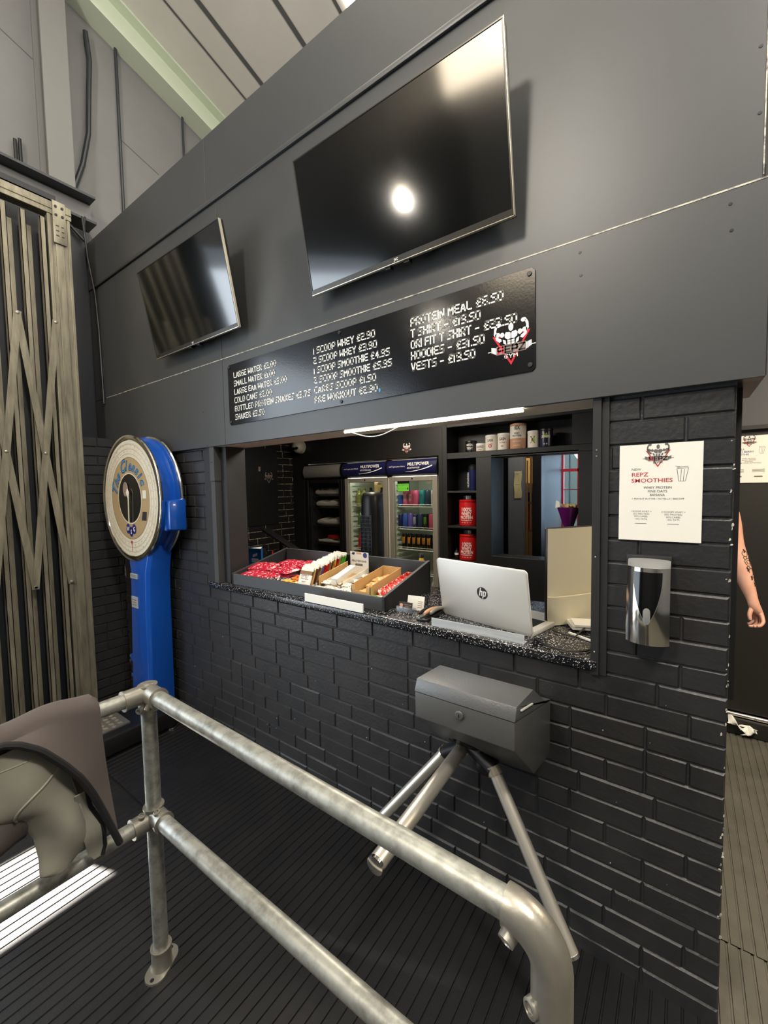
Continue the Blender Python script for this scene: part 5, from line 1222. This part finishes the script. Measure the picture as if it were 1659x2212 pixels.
# stapler beside the laptop
t = thing('stapler', 'black and bronze stapler against the left side of the laptop', 'stapler', (-.93, .10, 1.07))
for k, (x, y) in enumerate(((-.945, .05), (-.925, .06), (-.905, .08))):
    pts = [Vector((x, y-.02+.16*i/8, 1.088+.016*math.sin(math.pi*min(1, .25+i/8*.8)))) for i in range(9)]
    MB().tube(pts, [.006]+[.0085]*7+[.006], 10).build('arm', 'tub_tan' if k == 1 else 'black' if k == 0 else 'cast_fitting', t)
MB().box(-.955, -.90, .02, .2, 1.0695, 1.082).build('base', 'black', t, bev=.004)
# laptop
t = thing('laptop', 'silver laptop seen from behind, standing open on the counter', 'laptop', (-.67, .14, 1.07))
P, Q = Vector((-.905, .176, 1.072)), Vector((-.468, .080, 1.072)); ux = (Q-P); Lw = ux.length; ux.normalize(); back = Vector((-ux.y, ux.x, 0))     # away from the hall
lid_n = Vector((ux.y, -ux.x, 0)); uy = (Vector((0, 0, 1))+lid_n*.17).normalized(); un = ux.cross(uy).normalized()
fr = (P, ux, uy, un if un.y < 0 else -un)
def rrect(w, h, r, n=5):
    o = []
    for (cx_, cy_, a0) in ((w-r, h-r, 0), (r, h-r, 90), (r, r, 180), (w-r, r, 270)):
        for i in range(n+1): a = math.radians(a0+90*i/n); o.append((cx_+r*math.cos(a), cy_+r*math.sin(a)))
    return o
MB().prism(rrect(Lw, .268, .016), fr, -.010, 0).build('lid', 'laptop_silver', t, bev=.003, seg=2)
MB().prism([(x+.006*(1 if x < Lw/2 else -1)*0, y) for (x, y) in rrect(Lw, .268, .016)], fr, -.0105, -.003).build('lid_edge', 'laptop_edge', t, bev=.001)
MB().prism([(.0, .012), (Lw, .012), (Lw, .26), (0, .26)], fr, -.0112, -.0104).build('screen', 'black_gloss', t)
e3 = (P, ux, back, Vector((0, 0, 1)))
bs = MB().prism([(x, y) for (x, y) in rrect(Lw, .275, .014)], e3, -.002, .018).build('base', 'laptop_silver', t, bev=.004)
MB().prism([(.03, .05), (Lw-.03, .05), (Lw-.03, .16), (.03, .16)], e3, .018, .0195).build('keyboard', 'black', bs)
b = MB(); fL = sub(fr, .236, .142, .0265, .0006); n_ = 36
b.flat(circ(0, 0, 1, n=n_), fL, .0003, 0)
for i, (x0, w, parts) in enumerate(((0, 0, 0),)): pass
def hp(mb, polys):
    for p in polys: mb.flat(p, fL, .0007, 1)
sk = lambda x, y: (x+.26*y, y)
hp(b, [[sk(-.52, -.50), sk(-.34, -.50), sk(-.34, .86), sk(-.52, .86)], [sk(-.34, .20), sk(-.34, .38), sk(-.02, .38), sk(.04, .28), sk(.04, -.5), sk(-.14, -.5), sk(-.14, .2)],
       [sk(.16, -.88), sk(.34, -.88), sk(.34, .38), sk(.16, .38)], [sk(.34, .38), sk(.62, .38), sk(.72, .26), sk(.72, -.38), sk(.62, -.5), sk(.34, -.5), sk(.34, -.34), sk(.54, -.34), sk(.54, .2), sk(.34, .2)]])
b.build('round_logo', ['ink_black', 'laptop_edge'], t, smooth=0)
# monitor
t = thing('monitor', 'cream-backed monitor seen from behind at the right end of the counter', 'monitor', (-.33, .44, 1.07))
P = Vector((-.452, .25, 1.076)); ux = Vector((.53, .85, 0)).normalized(); un = Vector((.85, -.53, 0)).normalized(); fr = (P, ux, Vector((0, 0, 1)), un)
MB().prism(rrect(.54, .405, .006), fr, -.022, -.008).build('screen_frame', 'black', t, bev=.002)
mb = MB().grid(lambda u, v: P+ux*(.003+.534*u)+Vector((0, 0, .003+.399*v))+un*(-.008+.020*(1-(2*u-1)**2)**.5*(math.sin(math.pi*min(1, v*1.3+.1)/2))), 24, 8); mb.build('back_shell', 'monitor_back', t, smooth=60)
mb = MB().grid(lambda u, v: P+ux*(-.002+.544*u)+Vector((0, 0, -.002+.118*v))+un*(-.004+.032*(1-(2*u-1)**2)**.5+.004), 24, 4); mb.build('lower_cover', 'monitor_back', t, solid=.012, smooth=60)
mb = MB().box(-.33, -.17, .45, .62, 1.07, 1.078); mb.box(-.26, -.22, .5, .54, 1.07, 1.2); mb.build('stand', 'black', t, bev=.002)
mb = MB().obox((-.31, .30, 1.088), (1, .5, 0), (-.5, 1, 0), (0, 0, 1), .07, .05, .007); mb.obox((-.30, .29, 1.099), (1, .4, 0), (-.4, 1, 0), (0, 0, 1), .065, .045, .004); o = mb.build('paperwork', 'paper', smooth=0); tag(o, 'stack of papers under the monitor', 'papers')
mb = MB().tube([(-.45, .06, 1.077), (-.39, .01, 1.077), (-.32, .0, 1.077), (-.27, .03, 1.077), (-.25, .08, 1.077)], .0035, 8); o = mb.build('cable', 'cable'); tag(o, 'black cable looping along the counter edge by the frame', 'cable')
mb = MB().tube([(-.42, .19, 1.078), (-.37, .165, 1.076), (-.33, .155, 1.077), (-.32, .2, 1.085), (-.30, .30, 1.10)], .003, 8); o = mb.build('cable', 'cable'); tag(o, 'thin black cable rising to the back of the monitor', 'cable')
mb = MB().bar((-.36, .20, 1.076), (-.25, .14, 1.076), .008, .006); o = mb.build('pen', 'laptop_edge'); tag(o, 'pale pen lying on the counter beneath the monitor', 'pen')
# juice bottle
t = thing('juice_bottle', 'yellow bottle with black cap behind the right end of the tray', 'bottle', (-1.252, .575, 1.07))
MB().lathe([(.028, 0), (.03, .01), (.03, .11), (.024, .145), (.014, .165), (.013, .178)], (-1.252, .57, 1.0695), 22).build('body', 'juice', t)
MB().lathe([(.016, .176), (.016, .196), (.014, .199)], (-1.252, .57, 1.0695), 16).build('cap', 'black', t)
# leaflet stand and dark boxes at the left
t = thing('leaflet_stand', 'blue three-sided leaflet stand left of the tray', 'leaflet', (-2.66, .43, 1.02))
x, y, z0, z1 = -2.715, .46, 1.022, 1.215
tri = [(x, y-.02), (x+.12, y), (x+.02, y+.09)]
mb = MB()
for i in range(3):
    a, c = tri[i], tri[(i+1)%3]; mb.add([(a[0], a[1], z0), (c[0], c[1], z0), (c[0], c[1], z1), (a[0], a[1], z1)], [(0, 1, 2, 3)])
mb.build('panels', 'leaflet_blue', t, solid=.0015, smooth=0)
MB().add([(p_[0], p_[1], z1-.002) for p_ in tri], [(0, 1, 2)]).build('top_card', 'paper', t, solid=.001, smooth=0)
fn = (Vector((x, y-.0225, z0)), Vector((.12, .02, 0)).normalized(), Vector((0, 0, 1)), Vector((.02, -.12, 0)).normalized()); b = MB()
b.flat([(.04, .125), (.085, .140), (.085, .160), (.04, .145)], fn, .001, 0); b.flat([(.028, .088), (.096, .088), (.096, .115), (.028, .115)], fn, .001, 0); text(b, 'NOCCO', fn, .032, .094, .016, 1, width=.06, bold=.03, d=.0015); text(b, 'performance', fn, .03, .078, .006, 0, width=.066, d=.001); text(b, 'NOCCO', fn, .02, .030, .020, 0, width=.08, bold=.03, d=.001)
b.flat([(.05, .137), (.075, .146), (.075, .15), (.05, .141)], fn, .0015, 2); b.build('lettering', ['paper', 'leaflet_blue', 'foil_orange'], t, smooth=0)
for i, (a, c, lb) in enumerate((((-3.08, .60, 1.065), (-2.90, .75, 1.16), 'black box of the till resting on the lower unit'), ((-3.02, .58, .88), (-2.82, .74, 1.02), 'black lower box beneath the leaflet stand'))):
    o = MB().box(a[0], c[0], a[1], c[1], a[2], c[2]).build('till_box', 'black', bev=.006); tag(o, lb, 'box')
o = MB().box(-3.7, -2.56, .12, 1.1, .86, .88).build('back_counter', 'black', smooth=0); tag(o, 'low black back counter in the booth corner', 'counter')
o = MB().box(-2.80, -2.60, .40, .62, .88, 1.021).build('till_box', 'black', bev=.004); tag(o, 'black box that the blue leaflet stand stands on', 'box')
mb = MB().bar((-3.1, .9, 1.30), (-2.75, 1.0, 1.10), .10, .015); mb.tube([(-2.95, .95, .88), (-2.95, .95, 1.2)], .015, 10); o = mb.build('till_screen', 'black', bev=.002); tag(o, 'dark slanted till screen in front of the brick side wall', 'till')
o = MB().tube([(-2.615, .57, 1.0205), (-2.605, .575, 1.185)], .006, 8).build('pen', 'tub_red'); tag(o, 'red pen standing behind the tray corner by the leaflet stand', 'pen')

# ---- led strip lamp
t = thing('strip_light', 'slim white led strip light under the board over the hatch', 'strip light', (-.9, 0, 1.925))
MB().tube([(-1.315, -.018, 1.927), (-.478, -.002, 1.929)], .0055, 10).build('tube', 'led', t)
MB().bar((-1.315, -.012, 1.934), (-.478, .004, 1.935), .014, .004).build('channel', 'white_plastic', t)
pts = [Vector((-1.28+.26*i/16, -.005, 1.924-.030*math.sin(math.pi*i/16))) for i in range(17)]
MB().tube(pts, .0022, 7).build('lead', 'led_dim' if 'led_dim' in MATS else 'white_plastic', t)

# ================================================================== ROOM BEYOND THE SHELVING
struct(MB().box(-2.6, -1.404, 2.55, 2.62, 0, 2.6).build('wall_store', 'black', smooth=0))
struct(MB().box(-1.405, -1.262, 2.5, 2.6, 0, 2.6).build('trim_9', 'door_grey', smooth=0), 'dark door post with a taped note')
struct(MB().box(-1.172, -1.09, 2.5, 2.62, 0, 2.6).build('trim_10', 'black', smooth=0), 'black door jamb')
struct(MB().box(-1.15, -1.09, 2.62, 3.32, 0, 2.6).build('wall_corridor', 'door_grey', smooth=0), 'grey side wall lit by the window')
mb = MB(); mb.box(-1.16, .2, 3.32, 3.4, 0, 1.0); mb.box(-1.16, .2, 3.32, 3.4, 2.02, 2.6); mb.box(-.3, .2, 3.32, 3.4, 1.0, 2.02)
struct(mb.build('wall_window', 'grey_wall', smooth=0))
struct(MB().prism([(-2.6, 1.97), (.2, 1.97), (.2, 3.4), (-1.15, 3.4), (-1.6, 4.4), (-2.6, 4.4)], UZ, 2.6, 2.65).build('ceiling_store', 'grey_wall', smooth=0))
struct(MB().box(-2.6, -1.6, 4.3, 4.4, 0, 2.6).prism([(-1.15, 3.33), (-1.10, 3.33), (-1.55, 4.4), (-1.6, 4.4)], UZ, 0, 2.6).box(-2.65, -2.6, 1.97, 4.4, 0, 2.6).build('wall_store_back', 'tan_wall', smooth=0))
mb = MB(); mb.box(-1.10, -1.075, 3.30, 3.36, 1.0, 2.02); mb.box(-.935+.0, -.92, 3.31, 3.35, 1.0, 2.02); mb.box(-.76, -.745, 3.31, 3.35, 1.0, 2.02); mb.box(-1.10, -.3, 3.30, 3.36, 1.985, 2.02); mb.box(-1.10, -.3, 3.31, 3.35, 1.80, 1.83)
for z in (1.60, 1.38, 1.18): mb.box(-1.10, -.3, 3.325, 3.335, z, z+.008)
mb.box(-1.10, -.3, 3.30, 3.36, 1.0, 1.03)
w = mb.build('window_2', 'window_red', smooth=0); struct(w, 'red-framed window looking out on a blue clad wall')
g_ = MB().box(-1.08, -.3, 3.328, 3.331, 1.0, 2.02).build('pane', 'clear_glass', w, smooth=0)
mb = MB()
for k in range(30): x = -1.9+.11*k; mb.box(x, x+.085, 4.46, 4.5, -.1, 3.2); mb.box(x+.085, x+.11, 4.49, 4.5, -.1, 3.2)
o = mb.build('clad_wall', 'cladding_blue', smooth=0); struct(o, 'blue ribbed cladding of the building outside')
t = thing('note', 'strip of tan note paper taped to the door post', 'note', (-1.30, 2.5, 1.66))
MB().grid(lambda u, v: Vector((-1.345+.07*u+.004*math.sin(v*9), 2.497-.002*math.sin(v*7), 1.535+.262*v)), 4, 12).build('sheet', 'note_paper', t, solid=.001)
b = MB(); fN = FR(-1.345, 2.4925, 1.535); 
for (p, q) in (((.015, .235), (.05, .235)), ((.045, .2), (.05, .18)), ((.05, .18), (.04, .16)), ((.015, .13), (.055, .132)), ((.045, .11), (.052, .09)), ((.052, .09), (.046, .07)), ((.01, .245), (.012, .225))):
    b.prism([(p[0], p[1]-.0015), (q[0], q[1]-.0015), (q[0], q[1]+.0015), (p[0], p[1]+.0015)], fN, 0, .0006)
b.build('handwriting', 'ink_black', t, smooth=0)
t = thing('storage_rack', 'metal storage rack in the lit store room beyond the doorway', 'rack', (-1.62, 3.7, 0))
mb = MB()
for x in (-2.1, -1.48):
    for y in (3.5, 3.9): mb.tube([(x, y, 0), (x, y, 2.1)], .014, 8)
mb.tube([(-1.56, 3.46, 0), (-1.56, 3.46, 1.95)], .012, 8); mb.tube([(-1.51, 3.46, 0), (-1.51, 3.46, 1.95)], .010, 8)
mb.build('uprights', 'bezel_edge', t)
for z in (1.12, 1.45, 2.02): MB().box(-2.12, -1.46, 3.48, 3.92, z-.012, z+.012).build('shelf', 'kraft_dark', t, smooth=0)
t = thing('backpack', 'red backpack on the storage rack shelf', 'bag', (-1.53, 3.6, 1.13))
mb = MB().grid(lambda u, v: Vector((-1.53+.13*math.cos(2*math.pi*v)*(math.sin(math.pi*min(1, u*.96+.02)))**.35, 3.62+.09*math.sin(2*math.pi*v)*(math.sin(math.pi*min(1, u*.96+.02)))**.35, 1.132+.30*u)), 14, 20); mb.build('body', 'bag_red', t, weld=1e-4)
MB().box(-1.60, -1.46, 3.50, 3.56, 1.135, 1.26).build('pocket', 'bag_red', t, bev=.015, seg=3)
MB().tube([(-1.50, 3.53, 1.40), (-1.47, 3.51, 1.33), (-1.50, 3.515, 1.27)], .012, 8).build('strap', 'black', t)
for i, (z, cm, lb) in enumerate(((1.462, 'can_navy', 'dark blue crate on the upper rack shelf'), (1.575, 'tub_tan', 'tan box stacked on the dark blue crate'), (2.032, 'paper', 'white box at the very top of the rack'))):
    o = MB().box(-1.60, -1.42, 3.5, 3.7, z, z+.11).build('storage_box', cm, bev=.004); tag(o, lb, 'box')
# smoothie glass by the window
t = thing('smoothie_glass', 'tall cone glass of purple smoothie in front of the window', 'glass', (-.737, 1.96, 1.06))
gx, gy, gz = -.737, 1.965, 1.06
MB().lathe([(.045, 0), (.045, .006), (.008, .014), (.008, .13), (.012, .19), (.092, .43)], (gx, gy, gz), 32, caps=False).build('goblet', 'clear_glass', t)
MB().lathe([(.004, .20), (.020, .22), (.083, .415), (.084, .42)], (gx, gy, gz), 32).build('smoothie', 'drink_purple', t)
mb = MB(); rnd = random.Random(4)
for k in range(34): a, r = rnd.uniform(0, 6.28), .072*math.sqrt(rnd.random()); mb.sphere((gx+r*math.cos(a), gy+r*math.sin(a), gz+.426+rnd.uniform(0, .012)), rnd.uniform(.008, .014), 8)
g = mb.build('topping', 'granola', t); g['kind'] = 'stuff'
MB().prism([(0, 0), (.035, .01), (.03, .05), (.008, .062)], FR(gx-.095, gy-.02, gz+.415), 0, .006).build('garnish', 'pouch_white', t)

# ================================================================== PERSON
def skin(name, pts, edges, radii, mat, parent, sub_=2):
    me = bpy.data.meshes.new(name); loc = XF[parent.name][0]
    me.from_pydata([tuple(Vector(p)-loc) for p in pts], edges, []); o = bpy.data.objects.new(name, me); COL.objects.link(o)
    md = o.modifiers.new('skin', 'SKIN'); sv = me.skin_vertices[0].data
    for i, r in enumerate(radii): sv[i].radius = (r, r) if not isinstance(r, tuple) else r
    sv[0].use_root = True
    s_ = o.modifiers.new('s', 'SUBSURF'); s_.levels = sub_; s_.render_levels = sub_
    dg = bpy.context.evaluated_depsgraph_get(); dg.update(); m2 = bpy.data.meshes.new_from_object(o.evaluated_get(dg)); m2.name = name
    o.modifiers.clear(); o.data = m2; m2.materials.clear(); m2.materials.append(MATS[mat])
    for p in m2.polygons: p.use_smooth = True
    o.parent = parent; XF[o.name] = XF[parent.name]
    return o
bx, by = -.015, 1.46
t = thing('person', 'person standing behind the brick pier, one tattooed bare arm showing', 'person', (bx, by, 0))
V = []; Eg = []; Rr = []
def jv(p, r, prev=None):
    V.append(p); Rr.append(r)
    if prev is not None: Eg.append((prev, len(V)-1))
    return len(V)-1
pel = jv((bx, by, 1.02), (.15, .11)); wst = jv((bx, by, 1.18), (.135, .10), pel); ch = jv((bx, by, 1.40), (.165, .115), wst); up = jv((bx, by, 1.53), (.10, .085), ch); nk = jv((bx, by-.005, 1.62), .056, up); h1 = jv((bx, by-.02, 1.70), (.072, .085), nk); h2 = jv((bx, by-.02, 1.80), (.078, .092), h1); h3 = jv((bx, by-.01, 1.865), (.05, .06), h2)
ns = jv((bx, by-.118, 1.735), .012, h1)
for s in (-1, 1): jv((bx+s*.085, by-.01, 1.745), .012, h1)
for s in (-1, 1):
    hp_ = jv((bx+s*.095, by, .93), .095, pel); kn = jv((bx+s*.11, by-.01, .52), .062, hp_); cf = jv((bx+s*.115, by+.015, .38), .058, kn); an = jv((bx+s*.12, by+.02, .10), .04, cf); hl = jv((bx+s*.12, by-.02, .045), .042, an); jv((bx+s*.14, by-.17, .035), .035, hl)
def arm(sx, wrist, elbow, sh, pts_hand):
    a = jv(sh, .074, up); d = jv(((sh[0]*.65+elbow[0]*.35), sh[1]*.65+elbow[1]*.35, sh[2]*.65+elbow[2]*.35), .066, a); e = jv(elbow, .053, d); f = jv((elbow[0]*.68+wrist[0]*.32, elbow[1]*.68+wrist[1]*.32, elbow[2]*.68+wrist[2]*.32), .053, e); g = jv((elbow[0]*.2+wrist[0]*.8, elbow[1]*.2+wrist[1]*.8, elbow[2]*.2+wrist[2]*.8), .035, f); w = jv(wrist, (.030, .025), g)
    p = jv(pts_hand[0][0], pts_hand[0][1], w)
    for chain in pts_hand[1:]:
        q = p
        for (c, r) in chain: q = jv(c, r, q)
    return w
H = lambda *q: q
arm(1, (.302, 1.375, 1.035), (.222, 1.45, 1.30), (.182, 1.46, 1.525), [((.318, 1.368, .985), (.033, .02)),
    [((.338, 1.362, .948), .0105), ((.338, 1.345, .918), .0095), ((.322, 1.332, .902), .0085), ((.304, 1.328, .899), .0075)],
    [((.326, 1.378, .943), .0105), ((.324, 1.368, .908), .0095), ((.306, 1.354, .894), .0085), ((.286, 1.348, .894), .0075)],
    [((.340, 1.346, .955), .010), ((.344, 1.326, .930), .009), ((.332, 1.314, .912), .008), ((.316, 1.310, .906), .007)],
    [((.316, 1.392, .945), .0095), ((.312, 1.386, .915), .0085), ((.296, 1.374, .902), .0075), ((.282, 1.368, .900), .0065)],
    [((.296, 1.352, .985), .0125), ((.288, 1.336, .955), .0105), ((.292, 1.328, .928), .009)]])
mx_ = 2*bx-.02
arm(-1, (mx_-.20, 1.42, 1.02), (mx_-.19, 1.47, 1.29), (mx_-.140, 1.46, 1.545), [((mx_-.205, 1.41, .97), (.033, .02)),
    [((mx_-.215, 1.40, .93), .010), ((mx_-.21, 1.385, .89), .009)], [((mx_-.205, 1.405, .925), .010), ((mx_-.20, 1.39, .88), .009)], [((mx_-.195, 1.41, .925), .010), ((mx_-.19, 1.40, .885), .009)], [((mx_-.185, 1.415, .93), .009), ((mx_-.18, 1.41, .895), .008)], [((mx_-.18, 1.385, .97), .011), ((mx_-.175, 1.37, .94), .009)]])
body = skin('body', V, Eg, Rr, 'skin', t)
skin('vest', [(bx, by, .88), (bx, by, 1.02), (bx, by, 1.18), (bx, by, 1.40), (bx, by, 1.545)], [(0, 1), (1, 2), (2, 3), (3, 4)], [(.185, .145), (.19, .15), (.175, .14), (.195, .155), (.11, .11)], 'shirt', t)
skin('shorts', [(bx, by, 1.06), (bx+.1, by, .93), (bx+.112, by-.005, .6), (bx-.1, by, .93), (bx-.112, by-.005, .6)], [(0, 1), (1, 2), (0, 3), (3, 4)], [(.18, .14), .13, .105, .13, .105], 'shirt', t)
MB().grid(lambda u, v: Vector((bx+.083*math.sin(math.pi*u*.5)*math.cos(2*math.pi*v), by+.012+.098*math.sin(math.pi*u*.5)*math.sin(2*math.pi*v), 1.80+.085*math.cos(math.pi*u*.5)-(.07*max(0, math.sin(2*math.pi*v))*u if v < .5 else -.012*u))), 10, 28).build('hair', 'hair', t, weld=1e-4)
M('eye_white', (226, 222, 214), .3); M('lips', (158, 92, 84), .5)
for s_ in (-1, 1):
    MB().sphere((bx+s_*.031, by-.092, 1.768), .013, 12).build('eye', 'eye_white', t); MB().sphere((bx+s_*.031, by-.1025, 1.768), .0055, 10).build('pupil', 'hair', t)
    MB().tube([(bx+s_*.016, by-.103, 1.788), (bx+s_*.031, by-.102, 1.793), (bx+s_*.048, by-.094, 1.788)], .0035, 7).build('eyebrow', 'hair', t)
MB().tube([(bx-.024, by-.094, 1.706), (bx, by-.102, 1.704), (bx+.024, by-.094, 1.706)], [.003, .0055, .003], 8).build('mouth', 'lips', t)
for s_ in (-1, 1):
    MB().grid(lambda u, v: Vector((bx+s_*(.122+.03*u)+.052*math.cos(2*math.pi*v)*math.sin(math.pi*(.08+.86*u))**.5, by+.04-.27*u, .045+.045*math.sin(2*math.pi*v)*math.sin(math.pi*(.08+.86*u))**.4)), 16, 16).build('shoe', 'black', t, weld=1e-4)
    MB().tube([(bx+s_*.085, by-.10, 1.47), (bx+s_*.09, by-.06, 1.585), (bx+s_*.09, by+.03, 1.60), (bx+s_*.085, by+.10, 1.48)], .022, 10).build('vest_strap', 'shirt', t)
# the tattoo follows the outside of the forearm
el, wr = Vector((.222, 1.45, 1.30)), Vector((.302, 1.375, 1.035)); dv = (wr-el); A_ = Vector((0, -1, 0)); A_ = (A_-dv.normalized()*A_.dot(dv.normalized())).normalized(); B_ = dv.normalized().cross(A_); B_ = B_ if B_.x > 0 else -B_
from mathutils.bvhtree import BVHTree
bv = BVHTree.FromPolygons([tuple(v.co) for v in body.data.vertices], [tuple(p.vertices) for p in body.data.polygons]); off = Vector((bx, by, 0))
def tat(q, ang):
    c = el+dv*q; d = (A_*math.cos(ang)+B_*math.sin(ang)); h = bv.ray_cast(c+d*.15-off, -d)
    return (h[0]+off+d*.0006) if h[0] else c+d*.042
b = MB()
def curve_t(pts, w):
    P_ = [tat(*p) for p in pts]
    b.tube(P_, w, 5)
for (q0, a0, r_, tn) in ((.18, .85, .10, 1.0), (.34, .95, .13, 1.0), (.34, .95, .07, 1.0), (.52, 1.05, .12, .9), (.66, 1.0, .09, .8), (.26, .70, .05, 1), (.45, .72, .06, 1)):
    curve_t([(q0+r_*.55*math.cos(k*.45), a0+r_*3.2*math.sin(k*.45)) for k in range(int(14*tn))], .0016)
for (q0, a0) in ((.10, .75), (.24, 1.25), (.44, .55), (.60, .75), (.72, 1.05)):
    curve_t([(q0+.022*k, a0+.10*math.sin(k)) for k in range(4)], .0035)
tt = b.build('tattoo', 'ink_black', t); part_label(tt, 'dark rose tattoo')

# ------------------------------------------------------------------ repeats share a group
GR = {'television': 'wall televisions', 'poster': 'smoothie posters', 'fridge': 'display fridges', 'emblem_sticker': 'flexing figure stickers', 'carton': 'open cartons in the tray', 'edge_strip': 'strips on the counter edge', 'conduit': 'conduits on the gable', 'business_card': 'cards in the holder', 'cable': 'cables on the counter', 'till_box': 'black till boxes', 'storage_box': 'boxes on the storage rack', 'pen': 'pens on the counter'}
for o in list(S.objects):
    k = o.name.split('.')[0]
    if o.parent is None and k in GR and 'label' in o and 'group' not in o: o['group'] = GR[k]
